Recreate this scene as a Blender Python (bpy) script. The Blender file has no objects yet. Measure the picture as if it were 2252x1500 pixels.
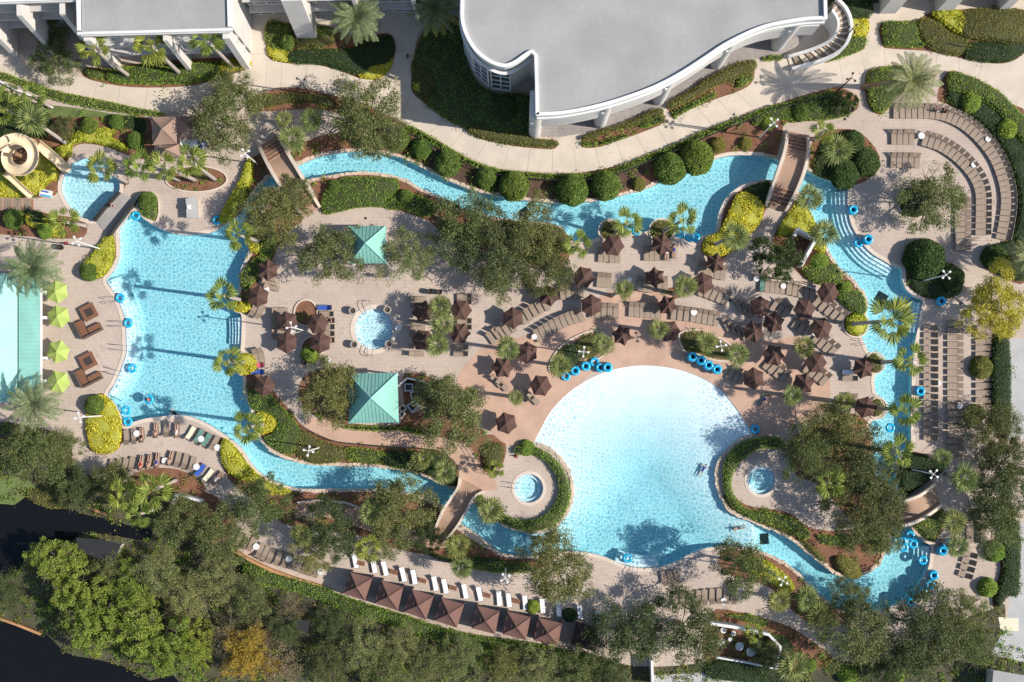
import bpy, bmesh, math, random
import numpy as np
from mathutils import Vector, Matrix
from mathutils.geometry import delaunay_2d_cdt, tessellate_polygon
S = 17.5; CX, CY = 1126.0, 750.0; NX, NY = 1126.0, 850.0; H = 170.0
R = math.radians
rnd = random.Random(7)
scene = bpy.context.scene
COL = scene.collection

def W(px, py, h=0.0):
    k = 1 - h / H
    gx = NX + (px - NX) * k; gy = NY + (py - NY) * k
    return Vector(((gx - CX) / S, (CY - gy) / S, h))

def P(s, h=0.0):
    out = []
    for t in s.split():
        a, b = t.split(',')
        out.append(W(float(a), float(b), h))
    return out

def smooth(pts, n=4, closed=True):
    m = len(pts); out = []
    rng = range(m) if closed else range(m - 1)
    for i in rng:
        if closed:
            p0, p1, p2, p3 = pts[(i - 1) % m], pts[i], pts[(i + 1) % m], pts[(i + 2) % m]
        else:
            p0, p1, p2, p3 = pts[max(i - 1, 0)], pts[i], pts[i + 1], pts[min(i + 2, m - 1)]
        for j in range(n):
            t = j / n
            out.append(0.5 * ((2 * p1) + (p2 - p0) * t + (2 * p0 - 5 * p1 + 4 * p2 - p3) * t * t + (3 * p1 - p0 - 3 * p2 + p3) * t ** 3))
    if not closed: out.append(pts[-1].copy())
    return out

def area2(pts):
    return 0.5 * sum(pts[i].x * pts[(i + 1) % len(pts)].y - pts[(i + 1) % len(pts)].x * pts[i].y for i in range(len(pts)))

def ccw(pts):
    return pts if area2(pts) > 0 else pts[::-1]

def normals2(pts, closed=True):
    """outward unit normals for a ccw loop (right of travel)"""
    n = len(pts); out = []
    for i in range(n):
        if closed: a, b = pts[(i - 1) % n], pts[(i + 1) % n]
        else: a, b = pts[max(i - 1, 0)], pts[min(i + 1, n - 1)]
        d = Vector((b.x - a.x, b.y - a.y, 0)); l = d.length or 1
        out.append(Vector((d.y / l, -d.x / l, 0)))
    return out

def offset(pts, d, closed=True):
    return [p + q * d for p, q in zip(pts, normals2(pts, closed))]

def inside(x, y, poly):
    c = False; n = len(poly); j = n - 1
    for i in range(n):
        xi, yi = poly[i][0], poly[i][1]; xj, yj = poly[j][0], poly[j][1]
        if (yi > y) != (yj > y) and x < (xj - xi) * (y - yi) / (yj - yi) + xi: c = not c
        j = i
    return c

# ---------------------------------------------------------------- materials
MATS = {}
def nodes_mat(name):
    m = bpy.data.materials.new(name); m.use_nodes = True
    nt = m.node_tree; nt.nodes.clear()
    out = nt.nodes.new('ShaderNodeOutputMaterial')
    return m, nt, out

def N(nt, t, **kw):
    n = nt.nodes.new(t)
    for k, v in kw.items():
        if k in n.inputs.keys() if hasattr(n.inputs, 'keys') else False: n.inputs[k].default_value = v
        else: setattr(n, k, v)
    return n

def rgba(c): return (c[0], c[1], c[2], 1)

def ramp(nt, fac, stops):
    r = nt.nodes.new('ShaderNodeValToRGB'); e = r.color_ramp.elements
    while len(e) < len(stops): e.new(0.5)
    for i, (p, c) in enumerate(stops): e[i].position = p; e[i].color = rgba(c)
    nt.links.new(fac, r.inputs[0]); return r.outputs[0]

def mix(nt, fac, a, b, mode='MIX'):
    n = nt.nodes.new('ShaderNodeMix'); n.data_type = 'RGBA'; n.blend_type = mode
    for s, v in ((n.inputs[0], fac), (n.inputs[6], a), (n.inputs[7], b)):
        if hasattr(v, 'default_value'): nt.links.new(v, s)
        elif isinstance(v, (tuple, list)): s.default_value = rgba(v)
        else: s.default_value = v
    return n.outputs[2]

def coords(nt, kind='Object'):
    return nt.nodes.new('ShaderNodeTexCoord').outputs[kind]

def noise(nt, vec, scale, detail=4, rough=.55):
    n = nt.nodes.new('ShaderNodeTexNoise'); n.inputs['Scale'].default_value = scale
    n.inputs['Detail'].default_value = detail; n.inputs['Roughness'].default_value = rough
    nt.links.new(vec, n.inputs['Vector']); return n.outputs['Fac']

def sc(c, k): return tuple(min(1, x * k) for x in c)

def mat(name, col, rough=.8, var=.12, scale=1.2, big=.08, bump=0.0, bscale=20, spec=.3, metal=0):
    """a plain surface with two sizes of unevenness"""
    m, nt, out = nodes_mat(name); co = coords(nt)
    f1 = noise(nt, co, scale * 6, 6); f2 = noise(nt, co, scale * .35, 4)
    c = ramp(nt, f1, [(.3, sc(col, 1 - var)), (.7, sc(col, 1 + var))])
    k = ramp(nt, f2, [(.35, (1 - big,) * 3), (.65, (1 + big,) * 3)])
    c = mix(nt, 1.0, c, k, 'MULTIPLY')
    b = nt.nodes.new('ShaderNodeBsdfPrincipled'); nt.links.new(c, b.inputs['Base Color'])
    b.inputs['Roughness'].default_value = rough; b.inputs['Specular IOR Level'].default_value = spec; b.inputs['Metallic'].default_value = metal
    if bump:
        bn = nt.nodes.new('ShaderNodeBump'); bn.inputs['Strength'].default_value = bump; bn.inputs['Distance'].default_value = .03
        nt.links.new(noise(nt, co, bscale, 3), bn.inputs['Height']); nt.links.new(bn.outputs[0], b.inputs['Normal'])
    nt.links.new(b.outputs[0], out.inputs[0]); MATS[name] = m; return m

def leafmat(name, c1, c2, c3=None, trans=.33, rough=.55):
    """leaves: a colour of its own for each leaf, a cast of its own for each plant"""
    m, nt, out = nodes_mat(name)
    g = nt.nodes.new('ShaderNodeNewGeometry'); oi = nt.nodes.new('ShaderNodeObjectInfo')
    stops = [(0, c1), (.75, c2)] + ([(1, c3)] if c3 else [])
    c = ramp(nt, g.outputs['Random Per Island'], stops)
    k = ramp(nt, oi.outputs['Random'], [(0, (.80, .92, .70)), (.35, (.98, 1.04, .84)), (.7, (1.12, 1.1, .92)), (1, (1.25, 1.14, .82))])
    c = mix(nt, 1.0, c, k, 'MULTIPLY')
    f = noise(nt, coords(nt), .9, 3)
    c = mix(nt, 1.0, c, ramp(nt, f, [(.3, (.78, .8, .75)), (.7, (1.0, 1.0, 1.0))]), 'MULTIPLY')
    b = nt.nodes.new('ShaderNodeBsdfPrincipled'); nt.links.new(c, b.inputs['Base Color'])
    b.inputs['Roughness'].default_value = rough; b.inputs['Specular IOR Level'].default_value = .25
    t = nt.nodes.new('ShaderNodeBsdfTranslucent'); nt.links.new(c, t.inputs[0])
    mx = nt.nodes.new('ShaderNodeMixShader'); mx.inputs[0].default_value = trans
    nt.links.new(b.outputs[0], mx.inputs[1]); nt.links.new(t.outputs[0], mx.inputs[2]); nt.links.new(mx.outputs[0], out.inputs[0])
    MATS[name] = m; return m

def pavermat(name, col, col2, size, mortar, var=.1, big=.1, rot=0):
    m, nt, out = nodes_mat(name); co = coords(nt)
    mp = nt.nodes.new('ShaderNodeMapping'); mp.inputs['Rotation'].default_value = (0, 0, R(rot)); nt.links.new(co, mp.inputs[0])
    br = nt.nodes.new('ShaderNodeTexBrick'); nt.links.new(mp.outputs[0], br.inputs['Vector'])
    br.offset = 0.5; br.inputs['Scale'].default_value = 1; br.inputs['Mortar Size'].default_value = .018
    br.inputs['Brick Width'].default_value = size; br.inputs['Row Height'].default_value = size
    br.inputs['Color1'].default_value = rgba(col); br.inputs['Color2'].default_value = rgba(col2); br.inputs['Mortar'].default_value = rgba(mortar)
    f2 = noise(nt, co, .22, 5); f1 = noise(nt, co, 3, 5)
    c = mix(nt, 1.0, br.outputs['Color'], ramp(nt, f2, [(.3, (1 - big, 1 - big, 1 - big)), (.7, (1 + big, 1 + big * .9, 1 + big * .8))]), 'MULTIPLY')
    c = mix(nt, 1.0, c, ramp(nt, f1, [(.3, (1 - var,) * 3), (.7, (1 + var,) * 3)]), 'MULTIPLY')
    st = noise(nt, co, .55, 6, .7)
    c = mix(nt, 1.0, c, ramp(nt, st, [(.0, (.7, .68, .66)), (.36, (.86, .85, .84)), (.44, (1, 1, 1))]), 'MULTIPLY')
    b = nt.nodes.new('ShaderNodeBsdfPrincipled'); nt.links.new(c, b.inputs['Base Color']); b.inputs['Roughness'].default_value = .85; b.inputs['Specular IOR Level'].default_value = .2
    nt.links.new(b.outputs[0], out.inputs[0]); MATS[name] = m; return m

mat('dirt', (.10, .09, .05), var=.3, big=.3)
mat('undergrowth', (.075, .07, .04), var=.4, big=.3, scale=1.5)
mat('grass', (.12, .16, .05), var=.3, big=.25, scale=2)
mat('mulch', (.20, .095, .055), var=.45, big=.2, scale=2.5, bump=.5)
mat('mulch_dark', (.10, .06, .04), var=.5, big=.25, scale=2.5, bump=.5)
pavermat('pavers', (.505, .415, .35), (.475, .39, .33), .42, (.40, .33, .275), .06, .1)
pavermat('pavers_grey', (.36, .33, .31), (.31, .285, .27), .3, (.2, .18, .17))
mat('concrete', (.57, .495, .41), var=.05, big=.07, scale=1.5)
mat('concrete_joint', (.30, .26, .22))
mat('concrete_grey', (.42, .42, .41), var=.06, big=.08)
mat('tan_deck', (.49, .325, .24), var=.08, big=.1, scale=1.2)
mat('tan_board', (.36, .24, .17), var=.1, big=.1)
mat('coping', (.62, .52, .43), var=.1, scale=1.5)
mat('rock', (.56, .45, .35), var=.16, scale=.8, big=.12, bump=.8, bscale=6)
mat('plaster', (.86, .89, .89), var=.03, big=.04)
mat('tile_blue', (.03, .08, .22), rough=.3)
mat('roof_grey', (.34, .335, .325), var=.045, big=.09, scale=.5)
mat('white_wall', (.62, .585, .55), var=.04, big=.05)
mat('white_paint', (.70, .69, .67), var=.03)
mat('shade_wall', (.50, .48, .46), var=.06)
mat('glass_dark', (.015, .04, .03), rough=.3, spec=.15)
mat('green_metal', (.22, .46, .39), rough=.45, var=.05, big=.08, spec=.5)
mat('aqua_metal', (.27, .56, .475), rough=.5, var=.04, big=.08, spec=.5)
mat('brown_canvas', (.098, .054, .043), rough=.9, var=.12, big=.1)
mat('cabana_canvas', (.17, .092, .075), rough=.9, var=.08, big=.06)
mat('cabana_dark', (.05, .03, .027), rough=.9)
mat('tan_canvas', (.31, .21, .165), rough=.9, var=.08)
mat('lime_canvas', (.38, .47, .12), rough=.85, var=.05)
mat('taupe_sling', (.325, .25, .19), rough=.85, var=.12)
mat('taupe_back', (.25, .19, .145), rough=.85, var=.12)
mat('lounger_metal', (.20, .165, .13), rough=.5, spec=.5)
mat('dark_metal', (.03, .03, .03), rough=.5)
mat('steel', (.55, .55, .55), rough=.35, metal=.8)
mat('towel_white', (.82, .83, .85), rough=.95, var=.04)
mat('towel_cream', (.72, .66, .5), rough=.95); mat('towel_green', (.12, .25, .2), rough=.95); mat('towel_blue', (.04, .10, .42), rough=.95); mat('towel_pink', (.65, .12, .18), rough=.95)
mat('tube_blue', (.012, .40, .66), rough=.22, var=.06, spec=.6)
mat('slide_cream', (.70, .56, .37), rough=.4, var=.05, spec=.5)
mat('wood', (.30, .17, .10), rough=.7, var=.25, scale=2)
mat('wood_brown', (.20, .095, .055), rough=.6, var=.2, scale=2)
mat('wood_grey', (.26, .20, .15), rough=.8, var=.2)
mat('wood_orange', (.45, .24, .11), rough=.8, var=.2)
mat('wicker', (.12, .085, .07), rough=.8, var=.3, scale=3)
mat('stone_grey', (.33, .31, .29), var=.15)
mat('bark', (.16, .125, .10), var=.35, scale=2, bump=.6)
mat('palm_bark', (.40, .34, .30), var=.2, scale=2, bump=.4)
mat('palm_bark_brown', (.30, .19, .12), var=.3, scale=2, bump=.4)
mat('pond', (.007, .008, .009), rough=.12, var=.1, spec=.3)
mat('skin', (.50, .30, .21), rough=.6, var=.05); mat('skin_dark', (.28, .16, .11), rough=.6)
mat('hair', (.05, .03, .02), rough=.7); mat('hair_fair', (.35, .24, .12), rough=.7)
mat('suit_black', (.015, .015, .02)); mat('suit_red', (.5, .04, .06)); mat('suit_blue', (.03, .07, .35)); mat('suit_white', (.75, .75, .75))
mat('ember', (.05, .04, .04), var=.5, scale=4)
leafmat('oak', (.095, .112, .045), (.225, .245, .105), (.38, .38, .20))
leafmat('oak_dark', (.055, .075, .034), (.140, .165, .075), (.25, .27, .14))
leafmat('oak_light', (.15, .17, .07), (.33, .33, .155), (.50, .47, .27))
leafmat('lime_tree', (.15, .19, .035), (.35, .41, .085), (.50, .54, .17))
leafmat('yellow_tree', (.38, .31, .04), (.66, .55, .09), (.78, .68, .20))
leafmat('gold_tree', (0.360, 0.240, 0.045), (0.600, 0.405, 0.075), (0.300, 0.195, 0.075))
leafmat('bare_tree', (0.150, 0.105, 0.075), (0.330, 0.240, 0.180), (0.450, 0.345, 0.255))
leafmat('magnolia', (0.026, 0.046, 0.019), (0.074, 0.115, 0.037), (0.206, 0.262, 0.113), rough=.3)
leafmat('topiary', (0.074, 0.119, 0.032), (0.210, 0.308, 0.074), (0.321, 0.419, 0.123))
leafmat('hedge_green', (0.140, 0.216, 0.040), (0.318, 0.443, 0.090), (0.481, 0.607, 0.151))
leafmat('hedge_bright', (0.184, 0.270, 0.039), (0.389, 0.517, 0.086), (0.561, 0.668, 0.172))
leafmat('hedge_dark', (0.037, 0.070, 0.026), (0.094, 0.158, 0.050), (0.168, 0.232, 0.084))
leafmat('hedge_olive', (0.129, 0.135, 0.041), (0.292, 0.279, 0.083), (0.443, 0.396, 0.139))
leafmat('hedge_yellow', (0.335, 0.335, 0.029), (0.683, 0.644, 0.064), (0.876, 0.798, 0.154))
leafmat('fan_leaf', (0.109, 0.147, 0.025), (0.281, 0.332, 0.071), (0.433, 0.459, 0.140))
leafmat('fan_leaf_dull', (0.122, 0.150, 0.054), (0.271, 0.307, 0.122), (0.442, 0.442, 0.214))
leafmat('date_leaf', (0.124, 0.158, 0.083), (0.281, 0.314, 0.191), (0.463, 0.480, 0.331))
leafmat('date_leaf_gold', (0.300, 0.240, 0.075), (0.570, 0.465, 0.135), (0.690, 0.570, 0.210))
leafmat('groundcover', (.14, .23, .06), (.27, .40, .11), (.38, .50, .17))
mat('core_green', (.045, .06, .018), var=.3); mat('core_dark', (.02, .032, .012), var=.3); mat('core_yellow', (.34, .34, .05), var=.3); mat('core_olive', (.065, .065, .022), var=.3)
CORE = {'hedge_yellow': 'core_yellow', 'hedge_dark': 'core_dark', 'hedge_olive': 'core_olive'}

# ---------------------------------------------------------------- mesh builder
class MB:
    def __init__(s): s.v = []; s.f = []; s.m = []; s.mi = 0
    def add(s, vs, fs):
        b = len(s.v); s.v += [tuple(v) for v in vs]; s.f += [tuple(i + b for i in f) for f in fs]; s.m += [s.mi] * len(fs)
    def box(s, c, size, rot=0.0, M=None):
        x, y, z = (k / 2 for k in size); ca, sa = math.cos(rot), math.sin(rot); vs = []
        for dz in (-z, z):
            for dx, dy in ((-x, -y), (x, -y), (x, y), (-x, y)):
                p = Vector((c[0] + dx * ca - dy * sa, c[1] + dx * sa + dy * ca, c[2] + dz)); vs.append(M @ p if M else p)
        s.add(vs, [(3, 2, 1, 0), (4, 5, 6, 7), (0, 1, 5, 4), (1, 2, 6, 5), (2, 3, 7, 6), (3, 0, 4, 7)])
    def tube(s, pts, rad, n=6, cap=True):
        pts = [Vector(p) for p in pts]; m = len(pts)
        if not hasattr(rad, '__len__'): rad = [rad] * m
        vs = []
        for i, p in enumerate(pts):
            d = (pts[min(i + 1, m - 1)] - pts[max(i - 1, 0)]).normalized()
            u = d.orthogonal().normalized() if abs(d.z) < .95 else Vector((1, 0, 0)) - d * d.x
            u.normalize(); w = d.cross(u)
            for k in range(n):
                a = 2 * math.pi * k / n; vs.append(p + (u * math.cos(a) + w * math.sin(a)) * rad[i])
        fs = [(i * n + k, i * n + (k + 1) % n, (i + 1) * n + (k + 1) % n, (i + 1) * n + k) for i in range(m - 1) for k in range(n)]
        if cap: fs += [tuple(range(n))[::-1], tuple((m - 1) * n + k for k in range(n))]
        s.add(vs, fs)
    def lathe(s, prof, n=16, c=(0, 0, 0)):
        vs = []; m = len(prof)
        for r, z in prof:
            for k in range(n):
                a = 2 * math.pi * k / n; vs.append((c[0] + r * math.cos(a), c[1] + r * math.sin(a), c[2] + z))
        fs = [(i * n + k, i * n + (k + 1) % n, (i + 1) * n + (k + 1) % n, (i + 1) * n + k) for i in range(m - 1) for k in range(n)]
        s.add(vs, fs)
        if prof[-1][0] > 1e-4: s.add([vs[(m - 1) * n + k] for k in range(n)], [tuple(range(n))])
        if prof[0][0] > 1e-4: s.add([vs[k] for k in range(n)], [tuple(range(n))[::-1]])
    def prism(s, pts, z0, z1):
        pts = ccw([Vector(p) for p in pts]); n = len(pts)
        vs = [(p.x, p.y, z0) for p in pts] + [(p.x, p.y, z1) for p in pts]
        s.add(vs, [tuple(range(n))[::-1], tuple(range(n, 2 * n))] + [(i, (i + 1) % n, n + (i + 1) % n, n + i) for i in range(n)])
    def strip(s, A, B, z0, z1, closed=False):
        """a wall or kerb between the polylines A and B, from z0 to z1"""
        n = len(A); z0f = z0 if hasattr(z0, '__len__') else [z0] * n; z1f = z1 if hasattr(z1, '__len__') else [z1] * n
        vs = []
        for i in range(n):
            vs += [(A[i].x, A[i].y, z0f[i]), (B[i].x, B[i].y, z0f[i]), (B[i].x, B[i].y, z1f[i]), (A[i].x, A[i].y, z1f[i])]
        fs = []
        for i in range(n if closed else n - 1):
            a, b = 4 * i, 4 * ((i + 1) % n)
            for k in range(4): fs.append((a + k, a + (k + 1) % 4, b + (k + 1) % 4, b + k))
        if not closed: fs += [(0, 1, 2, 3)[::-1], tuple(4 * (n - 1) + k for k in range(4))]
        s.add(vs, fs)
    def mesh(s, name, mats, smoothf=False):
        me = bpy.data.meshes.new(name); me.from_pydata(s.v, [], s.f)
        for m in (mats if isinstance(mats, (list, tuple)) else [mats]): me.materials.append(MATS[m] if isinstance(m, str) else m)
        if any(s.m): me.polygons.foreach_set('material_index', s.m)
        bm = bmesh.new(); bm.from_mesh(me); bmesh.ops.recalc_face_normals(bm, faces=bm.faces); bm.to_mesh(me); bm.free()
        if smoothf: me.polygons.foreach_set('use_smooth', [True] * len(me.polygons))
        me.update(); return me

def link(name, me, parent=None, loc=None, rz=None):
    o = bpy.data.objects.new(name, me); COL.objects.link(o)
    if parent is not None: o.parent = parent
    if loc is not None: o.location = loc
    if rz is not None: o.rotation_euler = (0, 0, rz)
    return o

LABELS = {}
def tag(o, label, cat, group=None):
    o['label'] = label; o['category'] = cat
    if group: o['group'] = group
    LABELS.setdefault(label, []).append(o.name); return o

def empty(name, loc, rz, label, cat, group=None):
    o = bpy.data.objects.new(name, None); COL.objects.link(o); o.location = loc; o.rotation_euler = (0, 0, rz)
    o.empty_display_size = .3
    return tag(o, label, cat, group)

def struct(name, me, kind='structure'):
    o = link(name, me); o['kind'] = kind; return o

def copies(parts, parent):
    out = []
    for p in parts:
        c = p.copy(); COL.objects.link(c); c.parent = parent; out.append(c)
    return out

def quads(cent, U, V, name=None):
    """numpy: a quad (rhombus-like leaf) at every centre"""
    n = len(cent)
    v = np.empty((n, 4, 3), np.float32)
    v[:, 0] = cent - U; v[:, 1] = cent - V * .55; v[:, 2] = cent + U; v[:, 3] = cent + V * .55
    return v.reshape(-1, 3)

def rand_leaves(rs, cent, size, up=.5, jit=.35):
    n = len(cent)
    nr = rs.normal(size=(n, 3)); nr /= np.linalg.norm(nr, axis=1)[:, None]; nr[:, 2] = np.abs(nr[:, 2]) + up
    nr /= np.linalg.norm(nr, axis=1)[:, None]
    t = rs.normal(size=(n, 3)); U = np.cross(nr, t); U /= np.linalg.norm(U, axis=1)[:, None]; V = np.cross(nr, U)
    sz = size * (1 + jit * rs.uniform(-1, 1, size=(n, 1))) * .5
    return quads(cent.astype(np.float32), U * sz, V * sz * 1.3)

def mesh_np(name, verts, matn, extra=None, extra_mat=None):
    """verts: (4n,3) quads; extra: an MB with more faces (core)"""
    nv = len(verts); nq = nv // 4
    ev = np.array(extra.v, np.float32).reshape(-1, 3) if extra else np.zeros((0, 3), np.float32)
    me = bpy.data.meshes.new(name)
    me.vertices.add(nv + len(ev)); me.vertices.foreach_set('co', np.concatenate([verts, ev]).astype(np.float32).ravel())
    efs = extra.f if extra else []
    nl = nq * 4 + sum(len(f) for f in efs)
    me.loops.add(nl); li = np.concatenate([np.arange(nq * 4, dtype=np.int32), np.array([i + nv for f in efs for i in f], np.int32)])
    me.loops.foreach_set('vertex_index', li)
    me.polygons.add(nq + len(efs))
    starts = list(range(0, nq * 4, 4)); k = nq * 4
    for f in efs: starts.append(k); k += len(f)
    me.polygons.foreach_set('loop_start', np.array(starts, np.int32))
    me.materials.append(MATS[matn])
    if extra:
        me.materials.append(MATS[extra_mat])
        me.polygons.foreach_set('material_index', np.array([0] * nq + [1] * len(efs), np.int32))
    me.update(calc_edges=True); me.validate(); return me
# ---------------------------------------------------------------- light, sky, camera
w = bpy.data.worlds.new("World"); scene.world = w; w.use_nodes = True
nt = w.node_tree; bg = nt.nodes['Background']; sky = nt.nodes.new('ShaderNodeTexSky')
sky.sky_type = 'NISHITA'; sky.sun_disc = False; sky.sun_elevation = R(39.8); sky.sun_rotation = R(98.3)
sky.air_density = 1.0; sky.dust_density = .6
bg.inputs[1].default_value = .118; nt.links.new(sky.outputs[0], bg.inputs[0])
sl = bpy.data.lights.new("sun_light", 'SUN'); sl.energy = 4.6; sl.angle = R(.5); sl.color = (1, .93, .835)
so = bpy.data.objects.new("sun_light", sl); COL.objects.link(so)
sun_dir = Vector((1.19, -.172, 1.0)).normalized()       # towards the sun
so.rotation_euler = sun_dir.to_track_quat('Z', 'Y').to_euler(); so.location = (60, -10, 60)
cam = bpy.data.cameras.new("camera"); co = bpy.data.objects.new("camera", cam); COL.objects.link(co); scene.camera = co
co.location = (0, (CY - NY) / S, H); cam.sensor_width = 36; cam.lens = 36 * H * S / 2252; cam.shift_y = 100 / 2252
cam.clip_end = 2000; cam.clip_start = 1
vs_ = scene.view_settings; vs_.view_transform = 'Standard'; vs_.look = 'None'; vs_.exposure = .35; vs_.gamma = 1
scene.cycles.max_bounces = 8; scene.cycles.transparent_max_bounces = 12; scene.cycles.diffuse_bounces = 3
scene.cycles.volume_bounces = 0

# ---------------------------------------------------------------- the water's edge, photo pixels traced on the ground
OUT = [  # (edge kind, points) clockwise on the photo: c pale coping, r rock edging, n none
 ('c', "289,468 275,486 263,503 262,520 263,535 263,561 256,583 245,601 233,616 241,632 253,649 263,671 271,695 275,721 276,753 277,773 269,800 260,824 248,848 236,868 248,883 260,901 268,920 275,937 288,931 320,921 368,915 400,913 432,921 464,937 493,956 523,978 540,998 552,1018 570,1038 590,1051 617,1064 649,1073"),
 ('r', "670,1076 737,1076 790,1076 846,1077 897,1083 950,1100 978,1119 1011,1150 1043,1172 1070,1193 1099,1215 1123,1221 1150,1223 1193,1221 1228,1215"),
 ('c', "1260,1213 1287,1215 1313,1220 1337,1228 1367,1241 1393,1248 1420,1250 1452,1247 1487,1235 1516,1220 1548,1207 1577,1203"),
 ('r', "1599,1201 1633,1204 1660,1208 1705,1225 1732,1241 1759,1263 1775,1281 1793,1300 1812,1316 1839,1335"),
 ('c', "1865,1343 1892,1346 1919,1344 1945,1339 1972,1329 1996,1313 2017,1292 2033,1268 2043,1244 2046,1220 2047,1200"),
 ('r', "2036,1193 2023,1183 2009,1169 2001,1149 1990,1125 1981,1100 1976,1070 1971,1040 1972,1014 1985,1000"),
 ('c', "2003,990 2003,931 2004,893 2005,853 2007,813 2012,760 2016,735 2020,713 2024,687 2029,664 2020,657 2007,649 1993,636 1985,615 1984,593 1967,587 1943,573 1921,560 1900,540 1884,516 1873,495 1867,471 1864,447 1863,413"),
 ('r', "1844,404 1817,393 1801,387 1785,380 1769,371 1740,360 1708,349"),
 ('c', "1679,343 1647,341 1615,341 1593,344"),
 ('r', "1567,352 1540,366 1511,381 1480,393 1447,403 1420,415 1388,424 1353,433 1313,441 1260,445 1207,445 1153,440 1127,436 1100,432 1083,428 1043,419 1003,404 963,385 923,365 883,347 843,337 817,332 777,332 737,337 699,345 670,357 654,363 625,374 600,385 565,415 536,455 515,481 485,500"),
 ('c', "464,511 432,516 400,516 373,511 347,500 325,487 309,473"),
]
INN = [
 ('c', "548,552 541,538 543,520 550,500"),
 ('r', "570,470 595,440 625,410 655,397 683,395 699,391 737,384 777,379 817,379 857,384 890,395 923,413 963,431 982,440 1003,453 1038,465 1070,473 1110,481 1150,487 1207,492 1233,500 1246,516 1256,530"),
 ('c', "1275,533 1297,529 1317,522 1320,505 1327,491 1340,484 1356,487 1364,498 1375,508 1393,511 1415,511 1428,506 1429,497 1439,487 1455,482 1471,487 1480,500 1482,516 1495,524 1516,529 1535,533 1540,522 1553,517 1572,511 1577,495 1580,473 1588,452 1601,431 1620,415 1641,404 1668,397 1692,396 1725,405"),
 ('r', "1756,422 1768,438 1780,465 1793,492 1804,516 1817,540 1831,567 1849,591 1873,612 1889,631 1903,649 1908,668"),
 ('c', "1905,689 1901,700 1904,716 1902,730 1895,739 1900,753 1907,769 1913,776 1925,777 1936,783 1943,793 1941,808 1932,818 1924,826 1923,848 1927,867 1938,875 1947,888 1947,903 1938,917 1915,928 1912,947"),
 ('r', "1919,963 1920,987 1921,1013 1924,1040 1929,1061 1935,1080 1945,1110 1953,1140 1957,1160 1959,1180 1953,1204 1945,1220 1935,1239 1919,1255 1897,1265 1876,1269 1855,1267 1833,1260 1812,1245 1793,1228 1772,1212 1751,1196 1732,1183 1705,1168 1679,1159 1647,1145 1620,1135 1601,1121 1587,1100 1577,1075 1573,1050 1574,1030 1580,1013 1593,995 1612,976 1633,963"),
 ('n', "1653,955 1652,952 1639,928 1620,899 1596,869 1569,845 1537,828 1500,815 1460,807 1420,804 1380,807 1340,816 1303,831 1265,853 1233,880 1209,909 1191,941 1176,973"),
 ('r', "1188,976 1212,987 1233,1005 1249,1027 1257,1048 1261,1067 1261,1088 1257,1109 1249,1130 1228,1153 1207,1166 1180,1173 1153,1172 1127,1164 1100,1152 1070,1130 1049,1111 1025,1094 1001,1077 977,1067 947,1053 910,1040 870,1032 817,1027 763,1024 710,1024 670,1020 638,1012 611,1001 590,987 574,968 566,955"),
 ('c', "557,935 555,920 553,905 547,891 538,867 534,848 534,830 523,822 513,812 514,798 522,785 529,774 530,765 532,727 531,692 520,687 510,675 512,662 520,648 526,628 527,604 531,588 541,569"),
]
def joined(sections):
    pts, kinds = [], []
    for k, s in sections:
        for p in P(s): pts.append(p); kinds.append(k)
    n = 3; sm = smooth(pts, n); return sm, [kinds[i // n] for i in range(len(sm))]
outer, okind = joined(OUT); inner, ikind = joined(INN)
splash = smooth(P("152,365 181,349 213,349 240,363 256,381 263,402 262,423 238,452 211,482 190,482 171,474 150,450 137,425 135,407 141,386"), 3)
def circle(px, py, rx, ry=None, n=28, ph=0.0):
    return [W(px + rx * math.cos(2 * math.pi * i / n + ph), py + (ry or rx) * math.sin(2 * math.pi * i / n + ph)) for i in range(n)]
roundp = circle(822, 724, 42, 45, 32); tub_a = circle(1163, 1074, 32, n=30); tub_b = circle(1674, 1057, 31, n=30)
POOLS = [outer, splash, roundp, tub_a, tub_b]
xy = lambda L: [(p.x, p.y) for p in L]
outer_xy, inner_xy = xy(outer), xy(inner); small_xy = [xy(p) for p in POOLS[1:]]
def in_water(x, y):
    if inside(x, y, outer_xy) and not inside(x, y, inner_xy): return True
    return any(inside(x, y, q) for q in small_xy)

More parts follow.
